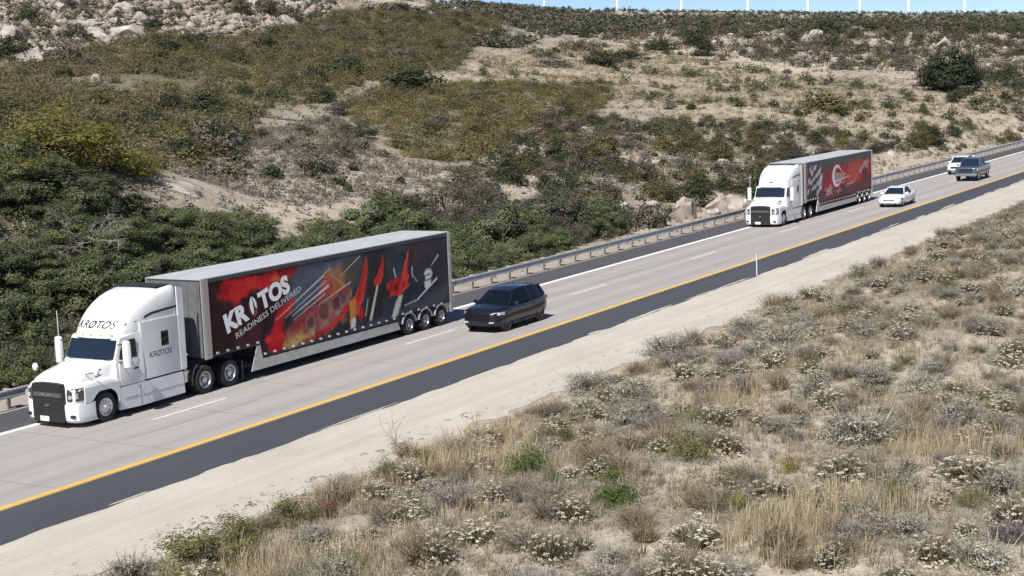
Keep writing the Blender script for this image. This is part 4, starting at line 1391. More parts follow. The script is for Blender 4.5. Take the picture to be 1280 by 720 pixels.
def car(root, P, paint, rim):
    L, hw, wr = P['L'], P['hw'], P['wr']
    n_b = len(P['body'])
    rings = []
    for u, zb, zbelt, ws, zc in P['body']:            # station, bottom, shoulder height, half width, centre height
        half = [(ws * .80, zb), (ws * .95, zb + .06), (ws * .985, zb + .22), (ws, (zb + zbelt) * .5), (ws * .985, zbelt - .10), (ws * .94, zbelt - .01), (ws * .80, zbelt + (zc - zbelt) * .6), (ws * .4, zc)]
        rings.append([(u, -a, b) for a, b in half] + [(u, a, b) for a, b in reversed(half)])
    mb = MB()
    mb.loft(rings)
    body = mb.build('body', paint, root, smooth=35)
    round_off(body)
    cut_wheels(body, P['wheels'], hw, wr * 1.12)
    # glass house: lofted glass, with painted roof and pillars over it
    mb = MB()
    rings = []
    lo, hi = P['lower'], P['roof']                     # both: (u, z, half width), same count
    ring_lo = [(u, -w_, z) for u, z, w_ in lo] + [(u, w_, z) for u, z, w_ in reversed(lo)]
    ring_hi = [(u, -w_, z) for u, z, w_ in hi] + [(u, w_, z) for u, z, w_ in reversed(hi)]
    mb.loft([ring_lo, ring_hi])
    gh = mb.build('windows', P.get('glass_m', M['glass']), root, smooth=30)
    mb = MB()
    n = len(hi)
    rows = []
    for u, z, w_ in hi:
        rows.append([(u, -w_ - .012, z - .03), (u, -w_ + .03, z + .025), (u, -w_ * .5, z + P['dome'] * .8), (u, 0, z + P['dome']), (u, w_ * .5, z + P['dome'] * .8), (u, w_ - .03, z + .025), (u, w_ + .012, z - .03)])
    mb.loft(rows)
    roof = mb.build('roof', paint if not P.get('roof_m') else P['roof_m'], body, smooth=40)
    for s in (-1, 1):
        for (a, b, r_, mi) in P['pillars']:
            A = lo[a]
            B = hi[b]
            mb = MB()
            mb.tube([(A[0], s * (A[2] + .002), A[1] - .02), (B[0], s * (B[2] + .002), B[1])], r_, 6, mi)
            mb.build('pillar', [paint, M['black_trim']], body, smooth=40)
    for x in P['wheels']:
        for s in (-1, 1):
            car_wheel(root, (x, s * (hw - .125), wr), s, wr, rim)
    for s in (-1, 1):
        mb = MB()
        u0, z0, v0 = P['mirror']
        mb.loft([[(u0 - .08, s * (v0 + .0), z0), (u0 + .06, s * v0, z0), (u0 + .06, s * v0, z0 + .1), (u0 - .06, s * v0, z0 + .1)],
                 [(u0 - .07, s * (v0 + .13), z0 - .02), (u0 + .07, s * (v0 + .13), z0 - .02), (u0 + .07, s * (v0 + .13), z0 + .15), (u0 - .05, s * (v0 + .13), z0 + .15)],
                 [(u0 - .03, s * (v0 + .21), z0 + .0), (u0 + .06, s * (v0 + .21), z0 + .0), (u0 + .06, s * (v0 + .21), z0 + .12), (u0 - .02, s * (v0 + .21), z0 + .12)]])
        mb.build('mirror', paint, body, bevel=.012)
        mb = MB()
        pts, z0, z1 = P['lamp']
        mb.loft([[(a, s * b, z0) for a, b in pts], [(a + .04, s * b, z1) for a, b in pts]])
        mb.build('headlight', P.get('lamp_m', M['lamp_glass']), body)
        if 'fog' in P:
            u, v, z, dv, dz = P['fog']
            mb = MB()
            mb.loft([[(u, s * (v - dv), z - dz), (u, s * (v + dv), z - dz * .6), (u, s * (v + dv), z + dz), (u, s * (v - dv), z + dz)], [(u + .12, s * (v - dv), z - dz), (u + .16, s * (v + dv), z - dz * .6), (u + .16, s * (v + dv), z + dz), (u + .12, s * (v - dv), z + dz)]])
            mb.build('fog_light', P.get('fog_m', M['lamp_glass']), body)
        mb = MB()
        u, z, dz = P['tail']
        mb.box((u - .12, s * (hw - .22) - .12, z), (u + .03, s * (hw - .22) + .10, z + dz))
        mb.build('tail_light', M['tail_red'], body, bevel=.02)
        for u in P['handles']:
            mb = MB()
            mb.box((u, s * (hw - .005) - .02, P['hz']), (u + .2, s * (hw - .005) + .022, P['hz'] + .035))
            mb.build('handle', P.get('handle_m', paint), body, bevel=.008)
    mb = MB()
    for u, pts in P['grille']:
        mb.prism(pts, 'x', u, u + .14, 0)
    mb.build('grille', [P.get('grille_m', M['black_trim'])], body)
    if P['plate'] is not None:
      mb = MB()
      mb.box((P['plate'] - .012, -.16, P['pz']), (P['plate'] + .01, .16, P['pz'] + .12))
      mb.build('licence_plate', M['plate'], body)
    if 'sill' in P:
        for s in (-1, 1):
            mb = MB()
            a, b, z0, z1 = P['sill']
            mb.box((a, s * (hw - .04) - .04, z0), (b, s * (hw - .04) + .045, z1))
            mb.build('sill_trim', M['black_trim'], body, bevel=.015)
    return body


M['tail_red'] = mat('tail_red', (.35, .02, .02), .2, coat=.8)
M['dark_rim'] = mat('dark_rim', (.09, .09, .095), .35, .7)
navy = mat('navy_black_paint', (.007, .009, .016), .3, coat=.8, spec=.3)
white_car = mat('white_car_paint', (.76, .77, .77), .3, coat=.8)
steel_paint = mat('steel_blue_paint', (.075, .10, .145), .3, .35, coat=.8)

# --- dark crossover in the near lane
P = dict(L=4.68, hw=.95, wr=.385, wheels=(.92, 3.76),
         body=[(.04, .36, .66, .50, .74), (.12, .28, .80, .72, .90), (.30, .24, .92, .87, 1.0), (.62, .24, .98, .945, 1.06), (1.1, .25, 1.02, .955, 1.11), (1.7, .25, 1.03, .945, 1.12), (2.6, .25, 1.05, .945, 1.12), (3.5, .26, 1.09, .955, 1.13), (4.1, .28, 1.13, .945, 1.15), (4.45, .32, 1.12, .89, 1.13), (4.62, .38, 1.0, .80, 1.05), (4.68, .46, .90, .70, .94)],
         lower=[(1.06, 1.07, .60), (1.22, 1.05, .82), (2.1, 1.04, .905), (3.05, 1.07, .91), (3.75, 1.11, .89), (4.36, 1.14, .78), (4.52, 1.13, .60)],
         roof=[(1.92, 1.54, .44), (2.02, 1.56, .57), (2.42, 1.635, .64), (2.95, 1.65, .655), (3.55, 1.625, .645), (4.14, 1.57, .60), (4.32, 1.54, .48)], dome=.055,
         pillars=[(1, 1, .04, 0), (3, 3, .03, 1), (4, 4, .035, 1), (5, 5, .08, 0)],
         mirror=(1.55, 1.06, .90), lamp=([(.12, .50), (.17, .72), (.36, .90), (.66, .955), (.6, .8), (.35, .5)], .76, .875), lamp_m=M['lamp_glass'], fog=(.07, .60, .46, .13, .035), fog_m=M['lamp_glass'], tail=(4.58, .92, .14), handles=(2.35, 3.25), hz=.90,
         grille=[(.03, [(-.46, .52), (-.56, .62), (-.50, .82), (.50, .82), (.56, .62), (.46, .52)]), (.09, [(-.62, .30), (-.70, .36), (-.55, .42), (.55, .42), (.70, .36), (.62, .30)])], plate=None, glass_m=M['tint'], grille_m=mat('gloss_black', (.004, .004, .005), .3), sill=(1.35, 3.35, .25, .36))
c = empty('crossover', (52.86, 33.02, 0), 'black crossover driving in the near lane just behind the long KRATOS trailer', 'car')
car(c, P, navy, M['dark_rim'])

# --- white sedan
P = dict(L=4.75, hw=.91, wr=.335, wheels=(.93, 3.73),
         body=[(.05, .30, .52, .66, .60), (.12, .22, .62, .80, .70), (.35, .19, .72, .87, .80), (.8, .19, .80, .90, .88), (1.3, .2, .86, .91, .95), (1.9, .2, .90, .91, .97), (2.7, .2, .92, .91, .97), (3.5, .21, .95, .91, .99), (4.1, .24, .98, .89, 1.03), (4.5, .28, .97, .84, 1.03), (4.68, .36, .92, .78, .98), (4.75, .44, .84, .70, .88)],
         lower=[(1.28, .93, .62), (1.42, .91, .80), (2.1, .92, .85), (2.85, .94, .855), (3.45, .96, .83), (3.95, .99, .76), (4.15, 1.01, .60)],
         roof=[(2.02, 1.36, .52), (2.08, 1.37, .59), (2.4, 1.41, .62), (2.85, 1.42, .625), (3.2, 1.40, .61), (3.42, 1.36, .58), (3.5, 1.34, .50)], dome=.035,
         pillars=[(1, 1, .04, 0), (3, 3, .035, 1), (4, 4, .045, 0), (5, 5, .06, 0)],
         mirror=(1.62, .93, .86), lamp=([(.14, .54), (.20, .72), (.42, .87), (.6, .9), (.5, .7), (.3, .5)], .58, .70), lamp_m=M['dark_lamp'], fog=(.10, .66, .34, .09, .04), fog_m=M['black_trim'], tail=(4.66, .78, .14), handles=(2.3, 3.1), hz=.82,
         grille=[(.04, [(-.40, .50), (-.44, .57), (.44, .57), (.40, .50)]), (.07, [(-.60, .25), (-.60, .36), (.60, .36), (.60, .25)])], plate=.03, pz=.37)
c = empty('sedan', (111.7, 32.62, 0), 'white sedan driving in the near lane behind the red trailer', 'car')
car(c, P, white_car, M['alloy'])

# --- pale suv behind, in the far lane
P = dict(L=4.7, hw=.93, wr=.37, wheels=(.92, 3.72),
         body=[(.05, .40, .70, .64, .80), (.12, .32, .85, .82, .94), (.32, .27, .96, .90, 1.04), (.7, .26, 1.02, .925, 1.10), (1.2, .26, 1.06, .93, 1.14), (2.0, .26, 1.08, .93, 1.15), (3.0, .27, 1.10, .93, 1.15), (4.0, .3, 1.12, .925, 1.15), (4.5, .34, 1.08, .90, 1.13), (4.66, .42, .98, .84, 1.04), (4.7, .5, .9, .78, .95)],
         lower=[(1.22, 1.10, .68), (1.34, 1.09, .84), (2.1, 1.09, .875), (3.0, 1.11, .88), (3.8, 1.12, .87), (4.45, 1.13, .82), (4.58, 1.13, .68)],
         roof=[(1.86, 1.62, .58), (1.92, 1.63, .65), (2.4, 1.68, .69), (3.0, 1.69, .695), (3.7, 1.68, .69), (4.3, 1.65, .66), (4.38, 1.63, .58)], dome=.04,
         pillars=[(1, 1, .045, 0), (3, 3, .04, 1), (4, 4, .045, 0), (5, 5, .07, 0)],
         mirror=(1.56, 1.10, .89), lamp=([(.15, .52), (.2, .74), (.4, .9), (.58, .92), (.5, .75), (.3, .52)], .76, .90), lamp_m=M['dark_lamp'], tail=(4.6, .95, .2), handles=(2.3, 3.2), hz=.95,
         grille=[(.03, [(-.5, .62), (-.5, .80), (.5, .80), (.5, .62)]), (.07, [(-.7, .34), (-.7, .52), (.7, .52), (.7, .34)])], plate=.02, pz=.45, sill=(1.3, 3.3, .27, .38))
c = empty('suv', (146.6, 36.2, 0), 'white suv in the far lane half hidden by the grey pickup', 'car')
car(c, P, white_car, M['alloy'])

# --- grey pickup
P = dict(L=5.6, hw=.99, wr=.42, wheels=(1.0, 4.45),
         body=[(.05, .50, .98, .80, 1.08), (.12, .44, 1.10, .92, 1.18), (.35, .40, 1.16, .97, 1.22), (.9, .40, 1.18, .985, 1.25), (1.45, .40, 1.20, .99, 1.26), (2.4, .40, 1.21, .99, 1.26), (3.5, .40, 1.22, .99, 1.26), (3.72, .40, 1.22, .99, 1.24), (4.6, .44, 1.23, .99, 1.24), (5.3, .5, 1.23, .985, 1.24), (5.55, .55, 1.2, .96, 1.21), (5.6, .60, 1.15, .93, 1.16)],
         lower=[(1.48, 1.22, .74), (1.62, 1.20, .86), (2.3, 1.21, .92), (2.75, 1.21, .925), (3.35, 1.22, .91), (3.60, 1.22, .88), (3.70, 1.22, .76)],
         roof=[(2.02, 1.78, .62), (2.1, 1.80, .70), (2.4, 1.84, .735), (2.75, 1.85, .74), (3.25, 1.84, .73), (3.48, 1.80, .70), (3.54, 1.78, .62)], dome=.04,
         pillars=[(1, 1, .05, 0), (3, 3, .05, 0), (4, 4, .06, 0), (5, 5, .07, 0)],
         mirror=(1.78, 1.22, .96), lamp=([(.10, .66), (.14, .84), (.32, .965), (.45, .98), (.4, .8), (.2, .66)], .90, 1.10), lamp_m=M['lamp_glass'], fog=(.06, .76, .60, .08, .04), fog_m=M['lamp_glass'], tail=(5.54, .85, .32), handles=(2.45, 3.2), hz=1.05,
         grille=[(.02, [(-.60, .74), (-.60, 1.06), (.60, 1.06), (.60, .74)])], grille_m=M['black_trim'], plate=.0, pz=.50, sill=(1.55, 3.75, .36, .44))
c = empty('pickup_truck', (138.0, 33.2, 0), 'dark grey pickup truck in the near lane ahead of the white suv', 'pickup')
c.scale = (1.02, 1.02, 1.08)
b = car(c, P, steel_paint, M['alloy'])
mb = MB()
mb.prism([(-.95, .46), (-.97, .66), (.97, .66), (.95, .46)], 'x', -.03, .10)
mb.build('front_bumper', mat('pickup_bumper', (.40, .41, .43), .3, .8), b, bevel=.02)
mb = MB()
mb.box((3.80, -.83, 1.243), (5.5, .83, 1.252))
mb.build('bed_cover', M['black_trim'], b)

# ------------------------------------------------------------------ plants
def unit(v):
    return v / np.maximum(np.linalg.norm(v, axis=-1, keepdims=True), 1e-9)


def leaf_quads(rng, C, N, size, cols, aspect=.55):
    """rhombic leaves at centres C with normals N"""
    n = len(C)
    t = unit(np.cross(N, rng.normal(size=(n, 3))))
    b = np.cross(N, t)
    s = size[:, None]
    V = np.stack([C - t * s, C - b * s * aspect, C + t * s, C + b * s * aspect], 1).reshape(-1, 3)
    F = np.arange(n * 4).reshape(n, 4)
    return V, F, np.repeat(cols, 4, axis=0)


def crown_points(rng, n, clumps, rx, rz, clump_r, flat=.0, hollow=.45):
    """points in clumps spread through a lumpy dome, width 2*rx, height rz, standing on z=0"""
    d = unit(rng.normal(size=(clumps, 3)))
    d[:, 2] = np.abs(d[:, 2]) - .05
    rad = (hollow + (1 - hollow) * rng.random(clumps) ** .6) * rng.uniform(.78, 1.0, clumps)
    cc = d * rad[:, None] * np.array([rx, rx, rz])
    cc[:, 2] = np.maximum(cc[:, 2], rz * .06)
    k = rng.integers(0, clumps, n)
    off = rng.normal(size=(n, 3)) * clump_r * np.array([1, 1, .75])
    pts = cc[k] + off
    pts[:, 2] = np.abs(pts[:, 2])
    nrm = unit(off / clump_r * .9 + unit(pts - np.array([0, 0, rz * .25])) * .8 + rng.normal(size=(n, 3)) * .55 + np.array([0, 0, .35]))
    return pts, nrm, k


def pick_cols(rng, k, pal, jit=.16):
    pal = np.array(pal, float)
    ck = pal[rng.integers(0, len(pal), k.max() + 1)]
    ck = ck * rng.uniform(.82, 1.18, (len(ck), 1))
    return ck[k] * rng.uniform(1 - jit, 1 + jit, (len(k), 1))


def twigs(rng, n, h, spread, wdt, pal, base=.05, curve=.3):
    """thin upright blades fanning out of the base"""
    a = rng.uniform(0, 2 * math.pi, n)
    lean = spread * np.sqrt(rng.random(n))
    hh = h * rng.uniform(.55, 1.0, n) * np.sqrt(np.maximum(1 - (lean * .75) ** 2, .1))
    b0 = np.stack([np.cos(a) * base * rng.random(n), np.sin(a) * base * rng.random(n), np.zeros(n)], -1)
    out = np.stack([np.cos(a), np.sin(a), np.zeros(n)], -1)
    mid = b0 + out * (lean * hh * .40)[:, None] + np.array([0, 0, 1]) * (hh * .55)[:, None]
    tip = b0 + out * (lean * hh * (.8 + curve * rng.random(n)))[:, None] + np.array([0, 0, 1]) * hh[:, None] + rng.normal(size=(n, 3)) * h * .03
    b = rng.uniform(0, 2 * math.pi, n)
    sd = np.stack([np.cos(b), np.sin(b), np.zeros(n)], -1) * wdt
    V = np.stack([b0 - sd, b0 + sd, mid + sd * .8, tip + sd * .15, tip - sd * .15, mid - sd * .8], 1)
    V = V.reshape(-1, 3)
    i = np.arange(n)[:, None] * 6
    F = np.concatenate([i + np.array([[0, 1, 2, 5]]), i + np.array([[5, 2, 3, 4]])])
    pal = np.array(pal, float)
    c = pal[rng.integers(0, len(pal), n)] * rng.uniform(.8, 1.2, (n, 1))
    return V, F, np.repeat(c, 6, axis=0)


def join(*parts):
    V, F, C, o = [], [], [], 0
    for v, f, c in parts:
        V.append(v)
        F.append(f + o)
        C.append(c)
        o += len(v)
    return np.concatenate(V), np.concatenate(F), np.concatenate(C)


PAL = dict(
    dark=[(.052, .062, .030), (.040, .052, .026), (.066, .074, .038)],
    olive=[(.125, .115, .042), (.10, .095, .038), (.14, .118, .055)],
    grey=[(.135, .13, .10), (.11, .105, .085), (.16, .145, .12)],
    green=[(.075, .135, .024), (.055, .105, .02), (.10, .14, .035)],
    yellowgreen=[(.150, .150, .028), (.120, .125, .026), (.175, .165, .036)],
    yellow=[(.30, .30, .05), (.22, .25, .05)],
    lime=[(.16, .19, .035), (.20, .21, .05)],
    gold=[(.30, .22, .04), (.22, .18, .05)],
    rust=[(.15, .075, .045), (.12, .065, .045), (.19, .11, .07)],
    silver=[(.34, .335, .265), (.29, .285, .225), (.39, .375, .30)],
    thicket=[(.105, .132, .058), (.13, .155, .066), (.08, .105, .048), (.155, .165, .08), (.12, .125, .085)],
    brown=[(.12, .10, .07), (.15, .125, .09), (.10, .085, .065)],
)


def shrub_mesh(name, pal, seed, n=900, clumps=26, leaf=.032, clump_r=.10, hollow=.45, aspect=.6):
    rng = np.random.default_rng(seed)
    p, nr, k = crown_points(rng, n, clumps, .5, .9, clump_r, hollow=hollow)
    c = pick_cols(rng, k, pal)
    L = leaf_quads(rng, p, nr, leaf * rng.uniform(.6, 1.4, n), c, aspect)
    T = twigs(rng, 40, .7, .75, .007, [(.10, .085, .07)])
    return raw_mesh(name, *join(L, T), M['leaf'])


PROTO = {}
for kind in ('dark', 'olive', 'grey', 'green', 'brown', 'yellow'):
    PROTO[kind] = [shrub_mesh(kind + '_shrub', PAL[kind], 100 + 7 * q + len(kind), n=2000, clumps=24 + 6 * q, leaf=.03, hollow=.4) for q in range(4)]


PROTO['yellowgreen'] = [shrub_mesh('yellowgreen_shrub', PAL['yellowgreen'], 160 + q, n=7000, clumps=60, leaf=.014, clump_r=.07, hollow=.5) for q in range(2)]


def place(name, me, x, y, w_, h, label, cat, group=None, z=None, rng=random.Random(77), sink=.04):
    o = bpy.data.objects.new(name, me)
    COL.objects.link(o)
    z = float(H(x, y)[0]) if z is None else z
    o.location = (x, y, z - sink * h)
    o.rotation_euler = (0, 0, rng.uniform(0, 6.28))
    o.scale = (w_, w_, h)
    return tag(o, label, cat, group)


# ---- notable hillside shrubs, each with its own label
BIG = [
    ('dark', 307.1, 132.9, 6.1, 5.4, 'tall dark bush standing high in the middle of the rocky far slope'),
    ('dark', 300.1, 137.6, 6.0, 2.5, 'low dark shrub spreading just left of the tall far bush'),
    ('dark', 298.2, 126.5, 5.2, 2.4, 'low dark shrub at the foot of the tall far bush'),
    ('olive', 195.3, 65.4, 6.9, 2.7, 'wide olive brown mound alone in the dry grass above the red trailer'),
    ('dark', 230.2, 56.8, 3.1, 2.3, 'round green bush at the foot of the big oak'),
    ('dark', 184.5, 48.4, 3.5, 2.7, 'dark green bush above the guardrail behind the pickup'),
    ('dark', 192.9, 48.1, 2.1, 1.7, 'small green bush right of the dark bush behind the pickup'),
    ('dark', 280.6, 59.6, 7.7, 3.1, 'wide green bush at the edge of the photo right of the oak'),
    ('dark', 163.9, 110.9, 7.9, 3.8, 'broad dark bush above the olive patch on the middle slope'),
    ('dark', 165.5, 123.0, 5.5, 2.7, 'dark bush left of the broad one over the olive patch'),
    ('dark', 114.5, 102.8, 5.0, 2.5, 'dark rounded bush in the middle of the brown left slope'),
    ('grey', 85.1, 75.1, 3.3, 2.7, 'grey green bush at the top corner of the gravel slope'),
    ('dark', 79.9, 73.5, 2.6, 2.1, 'small dark bush beside the pale rock slab'),
    ('dark', 127.4, 144.4, 4.5, 3.5, 'dark bush below the granite ridge at the far left edge'),
    ('grey', 133.2, 141.0, 5.8, 2.7, 'grey bush below the granite ridge'),
    ('dark', 152.1, 143.4, 4.5, 1.8, 'low dark bush under the loose boulders of the ridge'),
    ('dark', 282.6, 194.5, 5.5, 2.6, 'dark bush on the skyline right of the granite ridge'),
    ('dark', 96.2, 45.2, 2.3, 1.9, 'dark green bush between the two boulder heaps by the guardrail'),
    ('dark', 94.0, 46.6, 2.0, 1.6, 'round green bush left of the boulder heaps near the guardrail'),
    ('dark', 101.2, 55.2, 3.1, 1.9, 'dark bush at the upper end of the roadside thicket'),
    ('olive', 123.9, 64.5, 2.7, 2.1, 'olive bush upslope from the bright yellow bush'),
    ('yellow', 97.7, 50.6, 1.0, 1.3, 'small bright yellow green bush on bare soil above the guardrail'),
    ('dark', 114.8, 49.7, 2.7, 1.5, 'low bush above the tilted flat boulder'),
    ('dark', 119.2, 46.8, 3.0, 2.7, 'dark bush right behind the cab of the second truck'),
    ('yellowgreen', 63.7, 68.4, 7.8, 3.6, 'largest yellow green bush on the left hillside'),
    ('yellowgreen', 67.9, 66.8, 3.4, 1.7, 'smaller yellow green bush right of the largest one'),
    ('yellowgreen', 54.5, 62.2, 2.9, 1.4, 'yellow green bush cut by the left edge of the photo'),
    ('dark', 57.6, 61.5, 6.0, 1.6, 'wide green bush below the yellow green ones'),
    ('grey', 86.7, 51.1, 5.2, 3.0, 'grey leafless looking bush in the thicket beyond the crossover'),
    ('grey', 92.6, 57.2, 3.5, 1.8, 'grey twiggy bush at the top of the thicket beyond the crossover'),
    ('dark', 350.2, 115.5, 11.9, 3.2, 'long dark bush clump under the skyline above the second truck'),
    ('dark', 356.8, 105.9, 10.0, 2.6, 'dark bush clump under the skyline left of the oak'),
    ('dark', 274.0, 133.6, 9.8, 2.3, 'long low bush at the upper edge of the dry meadow'),
    ('dark', 253.1, 128.5, 6.1, 3.4, 'taller bush left of the long low one at the meadow edge'),
    ('grey', 238.2, 130.6, 6.4, 2.3, 'grey bush at the left corner of the dry meadow'),
]
rr = random.Random(9)
for i, (kd, x, y, w_, h, lab) in enumerate(BIG):
    place('hillside_bush', PROTO[kd][i % len(PROTO[kd])], x, y, w_ * 1.22, h * 1.25, lab, 'bush', 'large bushes on the hillside')


# ---- scrub oaks: trunk with limbs and a leafy crown
def oak_meshes(seed, pal, n=9500, clumps=46, leaf=.0155, hollow=.55):
    rng = np.random.default_rng(seed)
    p, nr, k = crown_points(rng, n, clumps, .46, .82, .062, hollow=hollow)
    p[:, 2] += .10
    c = pick_cols(rng, k, pal, .2)
    cm = raw_mesh('crown', *leaf_quads(rng, p, nr, leaf * rng.uniform(.6, 1.5, n), c, .6), M['leaf'])
    mb = MB()
    pr = random.Random(seed)
    for q in range(3):
        a = q * 2.1 + pr.random()
        pts = [(0, 0, -.06), (.03 * math.cos(a), .03 * math.sin(a), .15), (.14 * math.cos(a), .14 * math.sin(a), .36), (.24 * math.cos(a), .24 * math.sin(a), .62)]
        mb.tube(pts, .026, 7, r2=.008)
        for b in (-.7, .7):
            e = a + b
            mb.tube([pts[2], (pts[2][0] + .10 * math.cos(e), pts[2][1] + .10 * math.sin(e), .5), (pts[2][0] + .18 * math.cos(e), pts[2][1] + .18 * math.sin(e), .64)], .011, 5, r2=.004)
    o = mb.build('trunk', M['bark'], smooth=60)
    tm = o.data
    bpy.data.objects.remove(o)
    return cm, tm


OAK = [oak_meshes(300 + q, PAL['thicket'], clumps=38 + 6 * q) for q in range(5)]
OAKG = [oak_meshes(340 + q, [(.10, .10, .075), (.085, .085, .06), (.12, .115, .09)], n=6000, leaf=.013) for q in range(2)]


def oak(x, y, w_, h, proto, label, group, name='scrub_oak', rng=random.Random(31)):
    t = empty(name, (x, y, float(H(x, y)[0]) - .1), label, 'tree', group)
    t.rotation_euler = (0, 0, rng.uniform(0, 6.28))
    t.scale = (w_, w_, h)
    mesh_obj('trunk', proto[1], t)
    mesh_obj('crown', proto[0], t)
    return t


oak(243.9, 61.2, 11.6, 8.2, oak_meshes(360, [(.034, .044, .024), (.028, .036, .02), (.042, .052, .028)], n=13000, clumps=110, leaf=.02, hollow=.3), 'big dark oak standing alone on the hillside above the pickup', None, 'oak_tree')
rng = np.random.default_rng(41)
pts = []
tries = sample(rng, THICKET, 4000)
for q in tries:
    near = q[1] < 49 + (q[0] - 30) * .04
    wmin = 1.55 if near else 1.85
    if all(math.hypot(q[0] - o[0], q[1] - o[1]) > wmin for o in pts):
        pts.append(tuple(q))
    if len(pts) >= 200:
        break
for i, (x, y) in enumerate(pts):
    g = (80 < x < 92 and rng.random() < .45) or (x < 60 and rng.random() < .06)
    w_ = rng.uniform(2.6, 4.2)
    h = w_ * rng.uniform(.58, .78)
    if y > 56 and x > 64:
        h *= .9
    if x > 77:
        w_, h = w_ * 1.15, h * 1.4
    if y < 46.5:
        w_, h = w_ * .72, h * .7
    if g:
        oak(x, y, w_, h * .95, OAKG[i % 2], 'grey half bare scrub oak in the roadside thicket', 'scrub oaks of the roadside thicket')
    else:
        where = 'left of the long trailer' if x < 62 else 'behind the long trailer' if x < 76 else 'beyond the crossover'
        oak(x, y, w_, h, OAK[i % 5], 'dense green scrub oak in the roadside thicket ' + where, 'scrub oaks of the roadside thicket')

# ---- dead grey tree in the thicket
mb = MB()
pr = random.Random(12)


def limb(p, d, L, r, dep):
    pts = [p]
    for k in range(4):
        d = (d + Vector((pr.uniform(-.4, .4), pr.uniform(-.4, .4), pr.uniform(-.25, .25)))).normalized()
        pts.append(pts[-1] + d * L / 4)
    mb.tube(pts, r, 5, r2=r * .4)
    if dep:
        for k in range(3):
            b = pts[pr.randint(1, 4)]
            limb(b, (d + Vector((pr.uniform(-1, 1), pr.uniform(-1, 1), pr.uniform(-.4, .7)))).normalized(), L * .62, r * .62, dep - 1)


for k in range(9):
    a = k * .7
    limb(Vector((0, 0, -2.2 if k == 0 else -.3)), Vector((math.cos(a) * 1.0, math.sin(a) * 1.0, .45)).normalized(), pr.uniform(1.5, 2.3), .034, 4)
o = mb.build('dead_tree', M['dead_wood'], smooth=60)
DEAD = (54.4, 56.6)
o.location = (DEAD[0], DEAD[1], float(H(*DEAD)[0]) + 1.3)
o.scale = (.85, .85, .7)
tag(o, 'bare grey dead tree tangled among the green scrub oaks', 'tree')

# ---- countable smaller hillside shrubs
rng = np.random.default_rng(52)
cand = np.concatenate([sample(rng, MIXED, 150), sample(rng, FARROCK, 60), sample(rng, MEADOW, 22), sample(rng, GRAVEL, 10), sample(rng, OLIVE, 8), sample(rng, ROCKY, 24), sample(rng, ROADSIDE, 16), sample(rng, CHAMISE, 36)])
zone = ['on the rocky slope above the guardrail'] * 150 + ['among the pale rocks of the far slope'] * 60 + ['dotted over the dry meadow'] * 22 + ['on the grey gravel slope'] * 10 + ['in the olive patch'] * 8 + ['between the slabs of the granite ridge'] * 24 + ['beside the guardrail behind the pickup'] * 16 + ['in the brown chaparral of the left hillside'] * 36
for i, (x, y) in enumerate(cand):
    if y < 44.5 or (97 < x < 118 and y < 48.5):
        continue
    z_ = zone[i]
    kd = ['dark', 'brown', 'olive', 'grey', 'dark', 'olive', 'brown'][rng.integers(0, 7)]
    if 'far slope' in z_ or 'ridge' in z_:
        kd = ['dark', 'dark', 'grey', 'brown'][rng.integers(0, 4)]
    w_ = rng.uniform(1.3, 3.3)
    if 'far' in z_ or 'ridge' in z_:
        w_ = rng.uniform(2.4, 5.2)
    if 'chaparral' in z_:
        kd = ['dark', 'dark', 'grey'][rng.integers(0, 3)]
        w_ = rng.uniform(2.2, 4.2)
    if 'meadow' in z_:
        w_ = rng.uniform(1.2, 2.4)
    col_ = {'dark': 'dark green', 'olive': 'olive', 'grey': 'grey', 'brown': 'brown'}[kd]
    sz = 'small' if w_ < 2 else 'rounded' if w_ < 3 else 'broad'
    place('hillside_shrub', PROTO[kd][rng.integers(0, 4)], x, y, w_, w_ * rng.uniform(.6, .85), '%s %s shrub %s' % (sz, col_, z_), 'shrub', 'shrubs dotted over the hillside')


# ------------------------------------------------------------------ brush nobody could count
def brush(name, pts, size, pal, n_leaf, leaf, label, seed, hgt=.6, aspect=.55, spread=.42, m='leaf', patch=9.0):
    rng = np.random.default_rng(seed)
    n = len(pts)
    z = H(pts[:, 0], pts[:, 1])
    k = np.repeat(np.arange(n), n_leaf)
    N = n * n_leaf
    d = rng.normal(size=(N, 3))
    d[:, 2] = np.abs(d[:, 2])
    d = unit(d) * (rng.random(N) ** .45)[:, None]
    s = size[k]
    C = np.stack([pts[k, 0] + d[:, 0] * s * spread * 1.2, pts[k, 1] + d[:, 1] * s * spread * 1.2, z[k] + d[:, 2] * s * hgt], -1)
    nr = unit(d * .8 + rng.normal(size=(N, 3)) * .36 + np.array([0, 0, .5]))
    pal = np.array(pal, float)
    pick = np.clip((vnoise(pts[:, 0] / patch, pts[:, 1] / patch, seed + 40) * 1.5 - .25 + rng.normal(size=n) * .22) * len(pal), 0, len(pal) - 1).astype(int)
    c = pal[pick] * rng.uniform(.72, 1.28, (n, 1))
    c = c[k] * rng.uniform(.85, 1.15, (N, 1))
    V, F, CC = leaf_quads(rng, C, nr, leaf * s ** .5 * rng.uniform(.6, 1.4, N), c, aspect)
    o = mesh_obj(name, raw_mesh(name, V, F, CC, M[m]))
    return tag(o, label, kind='stuff')


